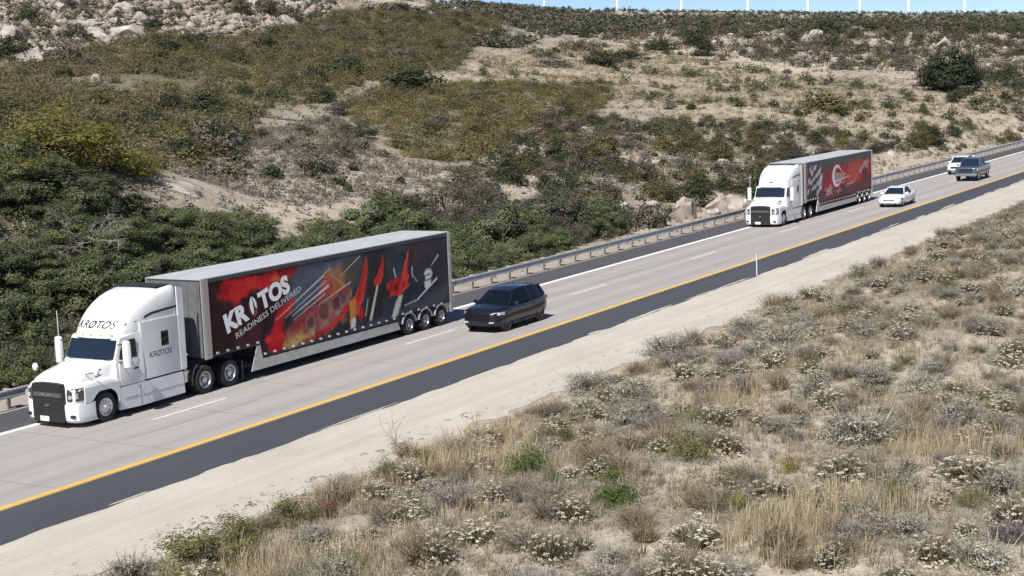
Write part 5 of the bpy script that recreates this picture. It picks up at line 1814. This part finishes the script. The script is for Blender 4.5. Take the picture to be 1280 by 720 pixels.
rng = np.random.default_rng(63)
gap_ = lambda f, t, k=6: (lambda x, y: np.clip((vnoise(x / f, y / f, 31) * .65 + vnoise(x / (f * .3), y / (f * .3), 32) * .35 - t) * k, 0, 1))
p = sample(rng, CHAMISE, 6600, gap_(11, .12, 4))
brush('chaparral_brush', p, rng.uniform(.7, 1.1, len(p)) * (1 + 1.8 * rng.random(len(p)) ** 2.5), [(.21, .17, .10), (.095, .098, .056), (.195, .17, .075), (.155, .132, .088), (.13, .13, .066), (.185, .155, .066)], 88, .076, 'brown olive chaparral covering the left hillside', 1)
p = sample(rng, OLIVE, 1900, gap_(7, .16, 4))
brush('olive_brush', p, rng.uniform(.8, 1.8, len(p)), [(.19, .165, .058), (.125, .125, .054), (.165, .138, .068), (.205, .172, .074)], 92, .07, 'olive brush patch in the middle of the hillside', 2)
p = sample(rng, GRAVEL, 5600)
brush('dry_tufts', p, rng.uniform(.3, .8, len(p)), [(.22, .195, .16), (.19, .17, .14), (.26, .225, .18), (.15, .135, .11)], 18, .07, 'grey dry tufts on the gravel slope', 3)
p = np.concatenate([sample(rng, MEADOW, 8200), sample(rng, ROADSIDE, 1500)])
brush('meadow_grass', p, rng.uniform(.5, 1.2, len(p)), [(.36, .30, .19), (.28, .235, .15), (.22, .19, .13), (.40, .34, .215)], 16, .12, 'dry straw grass of the meadow', 4, hgt=.45, aspect=.3)
p = np.concatenate([sample(rng, MEADOW, 1900, gap_(10, .34)), sample(rng, ROADSIDE, 260)])
brush('meadow_brush', p, rng.uniform(.5, 1.3, len(p)), [(.13, .12, .08), (.17, .15, .10), (.10, .10, .06)], 22, .11, 'low grey brush in the meadow', 5)
p = sample(rng, MIXED, 3600)
brush('slope_tufts', p, rng.uniform(.35, 1.0, len(p)), [(.19, .16, .11), (.13, .115, .07), (.24, .2, .14), (.10, .095, .05)], 22, .09, 'low dry tufts between the roadside rocks', 6)
p = sample(rng, FARROCK, 1700, gap_(16, .25))
brush('far_tufts', p, rng.uniform(.8, 2.2, len(p)), [(.17, .145, .105), (.10, .095, .065), (.21, .175, .13), (.26, .215, .155)], 26, .14, 'low brush over the far rocky slope', 7)
p = sample(rng, FARDARK, 3600, lambda x, y: gap_(20, .26, 4)(x, y) * np.where(y / x > .42, 1.0, .3))
brush('distant_brush', p, rng.uniform(1.6, 3.6, len(p)), [(.105, .108, .075), (.13, .122, .088), (.09, .095, .07), (.16, .14, .105)], 22, .26, 'dark brush under the skyline', 8)
a_ = rng.uniform(R(8), R(52), 5200)
r_ = rng.uniform(380, 660, 5200)
p = np.stack([r_ * np.cos(a_), r_ * np.sin(a_)], -1)
brush('skyline_brush', p, rng.uniform(1.0, 2.3, len(p)), [(.10, .108, .08), (.12, .12, .09), (.085, .092, .07)], 18, .28, 'dark brush along the skyline', 9)
p = sample(rng, ROCKY, 800, gap_(10, .35))
brush('ridge_brush', p, rng.uniform(1.0, 2.4, len(p)), [(.10, .09, .055), (.075, .075, .045), (.14, .12, .085)], 26, .17, 'brush between the granite slabs', 10)
p = sample(rng, THICKET, 1500)
brush('thicket_undergrowth', p, rng.uniform(.8, 1.6, len(p)), [(.10, .115, .055), (.12, .125, .06), (.15, .14, .08)], 80, .07, 'undergrowth under the scrub oaks', 11)
xs = rng.uniform(60, 215, 1300)
p = np.stack([xs, rng.uniform(41.6, 44.2, 1300)], -1)
brush('roadside_weeds', p, rng.uniform(.2, .6, len(p)), [(.25, .21, .13), (.16, .14, .09), (.10, .105, .05)], 18, .06, 'dry weeds along the guardrail', 12)


# thin mixed brush over every part of the slope, so that no bare strips are left between the patches
a_ = rng.uniform(R(8.5), R(52), 21000)
r_ = 58 + 330 * rng.random(21000) ** 1.15
p = np.stack([r_ * np.cos(a_), r_ * np.sin(a_)], -1)
p = p[p[:, 1] > 44.5]
keep = gap_(8, .20, 3)(p[:, 0], p[:, 1]) * np.where(inside(MEADOW, p[:, 0], p[:, 1]), .25, 1.0)
p = p[rng.random(len(p)) < keep]
brush('slope_brush', p, (.35 + .8 * rng.random(len(p)) ** 2) * (.7 + np.hypot(p[:, 0], p[:, 1]) / 260), [(.20, .175, .13), (.13, .122, .075), (.24, .20, .135), (.105, .105, .062), (.17, .145, .10)], 24, .10, 'scattered low brush over the hillside', 31)

# the smaller shrubs that stand between the separate ones
p = np.concatenate([sample(rng, MIXED, 300, gap_(6, .22, 3)), sample(rng, GRAVEL, 30, gap_(9, .35, 3)), sample(rng, FARROCK, 560, gap_(18, .25, 3)), sample(rng, FARDARK, 300, gap_(24, .25, 3)), sample(rng, CHAMISE, 60), sample(rng, MEADOW, 230, gap_(16, .34, 3)), sample(rng, ROCKY, 150), sample(rng, ROADSIDE, 60)])
far_ = np.hypot(p[:, 0], p[:, 1]) / 170
brush('slope_shrubs', p, rng.uniform(.9, 1.9, len(p)) * np.clip(far_, .9, 2.2), [(.050, .060, .030), (.14, .125, .085), (.085, .085, .042), (.042, .052, .028), (.12, .11, .065), (.17, .155, .12), (.06, .066, .036)], 150, .115, 'lesser dark shrubs all over the hillside', 33, hgt=.62, spread=.40, patch=2.0)

p = np.concatenate([sample(rng, CHAMISE, 760, gap_(9, .2, 3)), sample(rng, OLIVE, 130)])
brush('chaparral_mounds', p, rng.uniform(1.6, 3.4, len(p)), [(.12, .104, .045), (.07, .076, .038), (.14, .118, .058), (.055, .064, .034), (.125, .115, .05)], 300, .075, 'rounded chaparral mounds on the left hillside', 35, hgt=.52, spread=.42, patch=5.0)

a_ = rng.uniform(R(49.5), R(92), 5200)
r_ = 52 + 230 * rng.random(5200) ** 1.3
p = np.stack([r_ * np.cos(a_), r_ * np.sin(a_)], -1)
p = p[(p[:, 1] > 46) & ~inside(THICKET, p[:, 0], p[:, 1]) & ~inside(CHAMISE, p[:, 0], p[:, 1])]
brush('hillside_chaparral', p, rng.uniform(1.0, 2.6, len(p)), [(.15, .12, .065), (.075, .085, .042), (.13, .115, .05), (.10, .10, .048)], 60, .10, 'chaparral going on past the left edge of the hillside', 41, hgt=.6)
# ------------------------------------------------------------------ granite boulders
granite = mat('granite', (.21, .18, .155), .92, base2=(.45, .41, .37), scale=2.2, bump=1.0, bscale=7)


def rock_mesh(seed, flat=1.0, cuts=13):
    import bmesh
    pr = random.Random(seed)
    bm = bmesh.new()
    bmesh.ops.create_icosphere(bm, subdivisions=4, radius=.5)
    planes = []
    for _ in range(cuts):
        d = Vector((pr.gauss(0, 1), pr.gauss(0, 1), pr.gauss(.2, .8))).normalized()
        planes.append((d, pr.uniform(.20, .40)))
    for v in bm.verts:
        p = v.co
        for d, t in planes:
            e = p.dot(d) - t
            if e > 0:
                p = p - d * e * .985
        q = p * 5
        p = p + p.normalized() * (math.sin(q.x * 2.1 + seed) * math.sin(q.y * 1.7) * math.sin(q.z * 2.3 + 1) * .025)
        v.co = Vector((p.x, p.y, p.z * flat))
    me = bpy.data.meshes.new('boulder')
    bm.to_mesh(me)
    bm.free()
    me.polygons.foreach_set('use_smooth', [True] * len(me.polygons))
    me.set_sharp_from_angle(angle=R(16))
    me.materials.append(granite)
    return me


ROCK = [rock_mesh(500 + q, .8 + .05 * q) for q in range(6)]
SLAB = [rock_mesh(540 + q, .42, 10) for q in range(3)]
for _m in SLAB:
    _m.name = 'slab'


def rock(x, y, w_, h, me, label, group, rot=None, tilt=0, name='boulder', pr=random.Random(8)):
    o = mesh_obj(name, me)
    o.location = (x, y, float(H(x, y)[0]) + h * (-.06 if me.name.startswith('slab') else .1))
    e = 1.2
    hx, hy, h0 = (float(v) for v in H([x + e, x, x], [y, y + e, y]))
    nrm = Vector((h0 - hx, h0 - hy, e)).normalized()              # rocks lie with the slope
    q = Vector((0, 0, 1)).rotation_difference(nrm) @ Matrix.Rotation(pr.uniform(0, 6.28) if rot is None else rot, 3, 'Z').to_quaternion() @ Matrix.Rotation(tilt, 3, 'X').to_quaternion()
    o.rotation_euler = q.to_euler()
    o.scale = (w_ * 1.12, w_ * pr.uniform(.8, 1.1), h * 1.25)
    return tag(o, label, 'rock', group)


NAMED = [
    (70.0, 64.9, 3.4, 1.5, 1, 'pale flat rock slab on the gravel slope above the thicket'),
    (101.7, 45.0, 1.9, 2.0, 0, 'tallest boulder of the heap by the guardrail'),
    (105.9, 47.2, 1.2, 1.5, 0, 'pale boulder at the top left of the heap near the second cab'),
    (99.5, 46.6, 1.5, 1.5, 0, 'upper pale boulder of the left boulder heap'),
    (114.0, 46.4, 2.2, .9, 2, 'grey flat boulder lying tilted on the heap by the second cab'),
    (108.6, 45.4, 1.7, 1.3, 0, 'white blocky boulder under the tilted one'),
    (106.0, 44.6, 1.4, .9, 0, 'low oval boulder nearest the guardrail'),
    (111.4, 44.6, 2.4, 1.5, 0, 'broad boulder just left of the second cab'),
    (121.3, 47.6, 1.3, 1.1, 0, 'small boulder right of the heap'),
    (96.6, 44.8, 1.4, 1.4, 0, 'rough pale boulder at the left end of the heaps'),
    (98.4, 48.7, 1.3, 1.2, 0, 'small boulder upslope of the left heap'),
    (105.1, 57.3, .9, .7, 0, 'lone white stone above the thicket'),
    (103.7, 59.8, 3.9, 1.4, 1, 'pale outcrop slab above the grey bushes'),
    (167.4, 48.4, 1.6, .9, 0, 'white stone above the guardrail right of the red trailer'),
    (167.5, 174.1, 12.0, 3.0, 1, 'largest granite slab of the upper left ridge'),
    (158.0, 181.7, 11.0, 3.2, 1, 'granite slab at the far left end of the ridge'),
    (176.8, 169.9, 8.5, 3.2, 1, 'granite slab at the middle of the ridge'),
    (189.4, 173.1, 7.0, 2.8, 1, 'granite slab right of the middle of the ridge'),
    (211.8, 178.0, 3.8, 3.0, 0, 'white boulder at the right end of the ridge'),
    (227.0, 180.6, 3.0, 2.6, 0, 'rounded boulder on the top edge of the ridge'),
    (218.4, 176.9, 2.4, 1.8, 0, 'small boulder below the rounded one on the ridge'),
]
for i, (x, y, w_, h, k, lab) in enumerate(NAMED):
    k_ = 1.35 if y < 50 else 1.1
    rock(x, y, w_ * k_, h * k_, (SLAB[i % 3] if k else ROCK[i % 6]), lab, 'granite rocks of the hillside', rot=None if k != 2 else .6, tilt=0 if k != 2 else -.35)
rng = np.random.default_rng(88)
cand = [(sample(rng, ROCKY, 112), (1.2, 6.5), 'on the granite ridge'), (sample(rng, MIXED, 90), (.5, 2.0), 'on the slope above the guardrail'), (sample(rng, FARROCK, 56), (1.4, 4.6), 'on the far rocky slope'), (sample(rng, FARDARK, 16), (1.2, 2.8), 'in the dark brush under the skyline'), (sample(rng, CHAMISE, 8), (.8, 1.8), 'in the brown chaparral')]
for pts_, (a, b), wh in cand:
    for x, y in pts_:
        if y < 44.2:
            continue
        w_ = a + (b - a) * rng.random() ** 2.2
        sl = rng.random() < .3
        rock(x, y, w_, w_ * rng.uniform(.4, .75), SLAB[rng.integers(0, 3)] if sl else ROCK[rng.integers(0, 6)], ('flat ' if sl else 'rounded ') + ('pale granite rock ' if w_ > (a + b) / 2.6 else 'small pale granite rock ') + wh, 'granite rocks of the hillside')


def stones(name, pts, size, label, seed, colr=(.45, .39, .33)):
    rng = np.random.default_rng(seed)
    n = len(pts)
    z = H(pts[:, 0], pts[:, 1])
    base = np.array([(1, 0, 0), (0, 1, 0), (-1, 0, 0), (0, -1, 0), (0, 0, 1), (0, 0, -.6)], float)
    q = base[None] * rng.uniform(.6, 1.3, (n, 6, 1)) * size[:, None, None] * np.array([1, 1, .65])
    a = rng.uniform(0, 6.28, n)
    ca, sa = np.cos(a), np.sin(a)
    V = np.stack([q[..., 0] * ca[:, None] - q[..., 1] * sa[:, None] + pts[:, 0:1], q[..., 0] * sa[:, None] + q[..., 1] * ca[:, None] + pts[:, 1:2], q[..., 2] + z[:, None]], -1).reshape(-1, 3)
    f = np.array([(0, 1, 4), (1, 2, 4), (2, 3, 4), (3, 0, 4), (1, 0, 5), (2, 1, 5), (3, 2, 5), (0, 3, 5)])
    F = (f[None] + (np.arange(n) * 6)[:, None, None]).reshape(-1, 3)
    c = np.array(colr)[None] * rng.uniform(.7, 1.3, (n, 1))
    return tag(mesh_obj(name, raw_mesh(name, V, F, np.repeat(c, 6, axis=0), M['straw'])), label, kind='stuff')


p = np.concatenate([sample(rng, MIXED, 900), sample(rng, FARROCK, 1500), sample(rng, ROCKY, 2400), sample(rng, GRAVEL, 500)])
stones('rubble', p, np.concatenate([rng.uniform(.08, .35, 900), rng.uniform(.3, 1.0, 1500), .25 + 1.3 * rng.random(2400) ** 2, rng.uniform(.06, .25, 500)]), 'loose pale stones over the hillside', 5)
p = np.stack([rng.uniform(20, 120, 2600), 24.0 + 4.1 * rng.random(2600) ** 1.7], -1)
stones('verge_gravel', p, rng.uniform(.01, .035, 2600), 'small stones and clods on the sandy verge', 6, (.30, .26, .22))

# ------------------------------------------------------------------ foreground brush
def sage_mesh(seed, pal=PAL['silver'], tip=.026):
    rng = np.random.default_rng(seed)
    T = twigs(rng, 90, .75, .85, .007, [(.19, .17, .14), (.14, .125, .10)])
    n = 1900
    p, nr, k = crown_points(rng, n, 44, .48, .84, .07, hollow=.5)
    nr = unit(nr + np.array([0, 0, .2]))
    L = leaf_quads(rng, p, nr, tip * rng.uniform(.6, 1.5, n), pick_cols(rng, k, pal, .15), .32)
    up = twigs(rng, 90, .8, .7, .008, pal, base=.3, curve=.1)
    return raw_mesh('sagebrush', *join(T, L, up), M['leaf'])


def dry_mesh(seed, pal):
    rng = np.random.default_rng(seed)
    a = twigs(rng, 260, .9, 1.1, .008, pal, base=.2)
    n = 1500
    p, nr, k = crown_points(rng, n, 34, .48, .80, .08, hollow=.35)
    L = leaf_quads(rng, p, nr, .022 * rng.uniform(.5, 1.5, n), pick_cols(rng, k, pal, .2), .35)
    return raw_mesh('dry_shrub', *join(a, L), M['straw'])


def buckwheat_mesh(seed):
    rng = np.random.default_rng(seed)
    a = twigs(rng, 260, .85, 1.15, .008, [(.16, .14, .085), (.21, .17, .12), (.12, .12, .06)], base=.14)
    n = 500
    p, nr, k = crown_points(rng, n, 22, .44, .66, .08, hollow=.4)
    L = leaf_quads(rng, p, nr, .022 * rng.uniform(.6, 1.4, n), pick_cols(rng, k, [(.14, .135, .06), (.17, .145, .09), (.12, .12, .055)], .2), .4)
    heads = 120                                        # flat cream flower heads held over the dome
    d = unit(rng.normal(size=(heads, 3)))
    d[:, 2] = np.abs(d[:, 2]) * .9 + .02
    d = unit(d)
    cc = d * np.array([.48, .48, .86]) * rng.uniform(.72, 1.06, (heads, 1))
    m = 8
    kk = np.repeat(np.arange(heads), m)
    off = rng.normal(size=(heads * m, 3)) * np.array([.019, .019, .014])
    nr = unit(d[kk] * .6 + np.array([0, 0, .7]) + rng.normal(size=(heads * m, 3)) * .35)
    col_ = np.array([(.58, .535, .43), (.64, .60, .50), (.48, .43, .33)])[rng.integers(0, 3, heads)][kk] * rng.uniform(.85, 1.1, (heads * m, 1))
    Fl = leaf_quads(rng, cc[kk] + off, nr, .021 * rng.uniform(.6, 1.3, heads * m), col_, .8)
    return raw_mesh('buckwheat', *join(a, L, Fl), M['straw'])


SAGE = [sage_mesh(700 + q) for q in range(4)] + [sage_mesh(710, [(.29, .28, .225), (.25, .24, .195)])]
GREYB = [dry_mesh(720 + q, pl) for q, pl in enumerate(([(.27, .225, .17), (.22, .185, .14), (.31, .26, .195)], [(.26, .235, .21), (.21, .19, .175)], [(.31, .245, .16), (.26, .21, .14)], [(.22, .195, .15), (.27, .235, .175)]))]
BUCK = [buckwheat_mesh(740 + q) for q in range(4)]
GREEN = [shrub_mesh('green_shrub', PAL['green'], 760 + q, n=2600, clumps=34, leaf=.024, aspect=.4) for q in range(3)]
OTHER = {k: [shrub_mesh(k + '_shrub', PAL[k], 770 + q, n=2000, clumps=26, leaf=.024, aspect=.35) for q in range(2)] for k in ('lime', 'gold', 'rust')}
OLIVEF = [shrub_mesh('olive_shrub', [(.14, .145, .04), (.18, .165, .06), (.12, .125, .04)], 780 + q, n=2400, clumps=32, leaf=.024, aspect=.35) for q in range(3)]

FG = [
    ('green', 32.5, 19.0, 1.0, .85, 'round fresh green bush amid straw grass near the verge'),
    ('green', 28.9, 14.7, 1.05, .7, 'wide fresh green bush among cream flowering buckwheat'),
    ('green', 29.9, 16.8, .5, .5, 'smallest fresh green bush, between the two larger green ones'),
    ('lime', 28.7, 11.6, .6, .45, 'small lime green bush alone in grey brush'),
    ('olivef', 32.8, 14.6, 1.1, .75, 'olive yellow bush right of the green bushes'),
    ('gold', 33.1, 12.1, .55, .4, 'low golden yellow bush'),
    ('rust', 38.4, 15.2, .85, .45, 'low reddish brown bush in the middle of the brush'),
    ('rust', 27.9, 21.9, .8, .7, 'reddish brown dry bush near the verge edge'),
    ('olivef', 23.9, 22.4, 2.0, .9, 'wide olive green bush at the bottom left corner of the brush'),
    ('olivef', 31.5, 22.8, .75, .75, 'olive brown bush at the verge edge left of the green bush'),
    ('olivef', 27.3, 22.6, 1.2, .75, 'olive bush beside the reddish brown bush at the verge'),
    ('olivef', 25.6, 22.9, 1.4, .7, 'olive bush between the corner bush and the verge'),
    ('silver', 41.9, 20.5, 2.0, 1.2, 'pale silver sagebrush on the near edge of the brush'),
    ('silver', 36.5, 11.4, 2.6, 1.25, 'largest grey green sagebrush right of centre'),
    ('silver', 39.3, 9.6, 1.7, 1.1, 'pale sagebrush right of the largest one'),
    ('silver', 27.7, 6.4, 1.6, 1.0, 'pale sagebrush cut by the bottom right corner'),
    ('silver', 43.8, 23.1, 2.0, 1.1, 'sagebrush leaning over the sandy verge opposite the crossover'),
    ('silver', 50.4, 18.9, 2.7, 1.15, 'broad blue grey sagebrush below the delineator post'),
    ('silver', 42.8, 11.6, 1.4, .85, 'round sagebrush upslope of the largest one'),
    ('silver', 50.6, 23.2, 2.4, 1.2, 'grey sagebrush at the verge edge below the delineator post'),
    ('silver', 56.7, 22.4, 2.0, 1.0, 'sagebrush at the verge edge past the delineator post'),
    ('silver', 88.8, 19.8, 2.4, 1.3, 'distant sagebrush at the right edge of the photo'),
    ('white', 27.3, 14.9, 1.1, .7, 'buckwheat thick with cream flowers below the wide green bush'),
    ('white', 28.7, 20.2, 1.2, .65, 'cream flowering buckwheat nearest the bare twigs'),
    ('white', 25.6, 16.2, 1.2, .65, 'cream flowering buckwheat at the middle of the bottom edge'),
    ('white', 26.5, 11.7, 1.4, .75, 'broad cream flowering buckwheat below the lime green bush'),
    ('white', 33.5, 8.0, 1.8, .75, 'wide flowering buckwheat at the right side of the brush'),
    ('white', 32.8, 10.6, 1.8, .75, 'wide flowering buckwheat below the largest sagebrush'),
]
TABLE = dict(green=(GREEN, 'green_bush', 'bush'), olivef=(OLIVEF, 'olive_bush', 'bush'), silver=(SAGE, 'sagebrush', 'sagebrush'), white=(BUCK, 'buckwheat', 'flowering shrub'), lime=(OTHER['lime'], 'lime_bush', 'bush'), gold=(OTHER['gold'], 'golden_bush', 'bush'), rust=(OTHER['rust'], 'rusty_bush', 'bush'))
taken = []
for i, (kd, x, y, w_, h, lab) in enumerate(FG):
    pr_, nm, cat = TABLE[kd]
    if kd in ('green', 'olivef', 'lime', 'gold'):
        w_, h = w_ * 1.3, h * 1.35
    place(nm, pr_[i % len(pr_)], x, y, w_, h, lab, cat, 'plants of the near brush')
    taken.append((x, y, w_ * (.9 if kd in ('green', 'lime', 'gold', 'rust') else .55)))
    if kd in ('green', 'lime', 'gold', 'rust'):
        q_ = math.hypot(x, y)
        taken.append((x - x / q_ * .8, y - y / q_ * .8, w_ * .6))

# dead bare plant at the verge
mb = MB()
pr = random.Random(4)
for k in range(5):
    a = k * 1.3
    limb(Vector((0, 0, -.03)), Vector((math.cos(a) * .5, math.sin(a) * .5, .9)).normalized(), pr.uniform(.5, .8), .012, 2)
o = mb.build('dead_plant', M['dead_wood'])
o.location = (35.0, 24.9, 0)
tag(o, 'bare twiggy dead plant standing on the edge of the sandy verge', 'plant')

rng = np.random.default_rng(97)


def view_pts(n, y_lo=4.5, y_hi=24.2, far=1.0):
    """spots over the near brush, denser close to the road bend's inside where the photo shows it"""
    out = []
    while len(out) < n:
        x = 20 + 108 * rng.random() ** 1.5
        y = rng.uniform(y_lo, y_hi)
        lo = (x - 22) * .21
        if y < lo - 3 or (x < 26 and y < 10):
            continue
        out.append((x, y))
    return np.array(out)


def edge_ok(x, y):
    return y < 23.9 - .55 * (vnoise(np.array([x / 1.6]), np.array([3.3]), 8)[0])


def spread_kind(n, protos, name, cat, wr, hr, words, group, rmin, pts_in):
    k = 0
    for x, y in pts_in:
        if k >= n:
            break
        if not edge_ok(x, y):
            continue
        w_ = rng.uniform(*wr) * (1 + .004 * max(0, x - 40))
        if any(abs(x - a) < 3 and math.hypot(x - a, y - b) < (c + w_ * .36) * rmin for a, b, c in taken):
            continue
        taken.append((x, y, w_ * .42))
        where = 'along the verge edge' if y > 22 else 'near the bottom of the photo' if x < 31 else 'toward the right edge of the photo' if x > 62 else 'in the middle of the near brush'
        sz = 'small' if w_ < wr[0] + (wr[1] - wr[0]) * .4 else 'larger'
        place(name, protos[rng.integers(0, len(protos))], x, y, w_, w_ * rng.uniform(*hr), '%s %s %s' % (sz, words, where), cat, group)
        k += 1


spread_kind(120, SAGE, 'sagebrush', 'sagebrush', (.7, 1.5), (.5, .8), 'silver grey sagebrush', 'sagebrush of the near brush', .75, view_pts(2000))
spread_kind(270, BUCK, 'buckwheat', 'flowering shrub', (.6, 1.3), (.45, .7), 'cream flowering buckwheat', 'flowering buckwheat of the near brush', .65, view_pts(4200))
spread_kind(80, OLIVEF, 'olive_bush', 'bush', (.4, 1.0), (.55, .8), 'olive bush', 'olive bushes of the near brush', .8, view_pts(900))
spread_kind(22, OTHER['rust'], 'rusty_bush', 'bush', (.4, .8), (.5, .8), 'rusty brown bush', 'rusty bushes of the near brush', .8, view_pts(700))
spread_kind(298, GREYB, 'dry_shrub', 'dry shrub', (.5, 1.25), (.5, .85), 'dry grey brown shrub', 'dry shrubs of the near brush', .5, view_pts(9000))


# straw grass between the shrubs
def grass(name, pts, tuft, hgt, wd, pal, label, seed):
    rng = np.random.default_rng(seed)
    z = H(pts[:, 0], pts[:, 1])
    n = len(pts) * tuft
    k = np.repeat(np.arange(len(pts)), tuft)
    a = rng.uniform(0, 6.28, n)
    rad = .09 * np.sqrt(rng.random(n))
    h = hgt[k] * rng.uniform(.5, 1.1, n)
    lean = rng.uniform(.05, .55, n) * h
    b = np.stack([pts[k, 0] + rad * np.cos(a), pts[k, 1] + rad * np.sin(a), z[k] - .02], -1)
    o = np.stack([np.cos(a), np.sin(a), np.zeros(n)], -1)
    s = np.stack([-np.sin(a + rng.normal(size=n)), np.cos(a), np.zeros(n)], -1) * wd
    mid = b + o * (lean * .35)[:, None] + np.array([0, 0, 1]) * (h * .6)[:, None]
    tip = b + o * lean[:, None] + np.array([0, 0, 1]) * h[:, None]
    V = np.stack([b - s, b + s, mid + s * .8, tip + s * .3, tip - s * .3, mid - s * .8], 1).reshape(-1, 3)
    i = np.arange(n)[:, None] * 6
    F = np.concatenate([i + np.array([[0, 1, 2, 5]]), i + np.array([[5, 2, 3, 4]])])
    pal = np.array(pal)
    c = pal[rng.integers(0, len(pal), len(pts))][k] * rng.uniform(.8, 1.2, (n, 1))
    return tag(mesh_obj(name, raw_mesh(name, V, F, np.repeat(c, 6, axis=0), M['straw'])), label, kind='stuff')


p = view_pts(24000)
p = p[[edge_ok(x, y) for x, y in p]]
g_ = gap_(3.0, .24, 3)(p[:, 0], p[:, 1])
p = p[rng.random(len(p)) < g_]
grass('dry_grass', p, 12, rng.uniform(.10, .36, len(p)), .0065, [(.44, .375, .26), (.36, .305, .215), (.29, .25, .18), (.50, .425, .29), (.25, .215, .16)], 'dry straw coloured grass between the near shrubs', 21)
tall = []
for cx, cy, r_, n_ in ((33.4, 21.3, 1.3, 200), (24.6, 20.3, 1.5, 180), (27.5, 10.2, 1.4, 130), (30.0, 9.4, 1.2, 120), (36.5, 22.6, 1.2, 110), (41, 17, 1.2, 90), (29.5, 22.6, .8, 60), (36, 9, 1.3, 120)):
    q = rng.normal(size=(n_, 2)) * r_ * .6 + (cx, cy)
    tall.append(q)
tall = np.concatenate(tall)
tall = tall[tall[:, 1] < 24]
grass('tall_grass', tall, 12, rng.uniform(.35, .75, len(tall)), .006, [(.47, .39, .25), (.43, .355, .235), (.37, .31, .22)], 'taller pale straw grass in loose stands', 22)
p = view_pts(15000)
p = p[[edge_ok(x, y) for x, y in p]]
brush('low_brush', p, rng.uniform(.18, .5, len(p)), [(.28, .235, .17), (.21, .18, .14), (.35, .29, .20), (.18, .175, .09), (.37, .33, .25)], 24, .045, 'low grey brush filling between the near shrubs', 23, hgt=.6, aspect=.3)
p = np.stack([rng.uniform(21, 118, 420), 23.6 + 2.0 * rng.random(420) ** 2], -1)
brush('verge_weeds', p, rng.uniform(.12, .38, len(p)), [(.30, .25, .17), (.22, .19, .13), (.16, .16, .08)], 30, .035, 'small weeds creeping onto the sandy verge', 24, hgt=.6, aspect=.3)
# dead twigs washed onto the verge
mb = MB()
pr = random.Random(17)
for k in range(60):
    x = pr.choice([26.6, 27.4, 28.3, 31, 35, 39]) + pr.gauss(0, .35)
    y = 24.6 + abs(pr.gauss(0, .28))
    a = pr.uniform(0, 6.28)
    L = pr.uniform(.08, .3)
    mb.tube([(x, y, .012), (x + L * .5 * math.cos(a), y + L * .5 * math.sin(a), .03), (x + L * math.cos(a + .3), y + L * math.sin(a + .3), .012)], .009, 4)
tag(mb.build('twig_litter', M['bark']), 'dark twig litter along the sandy verge', kind='stuff')
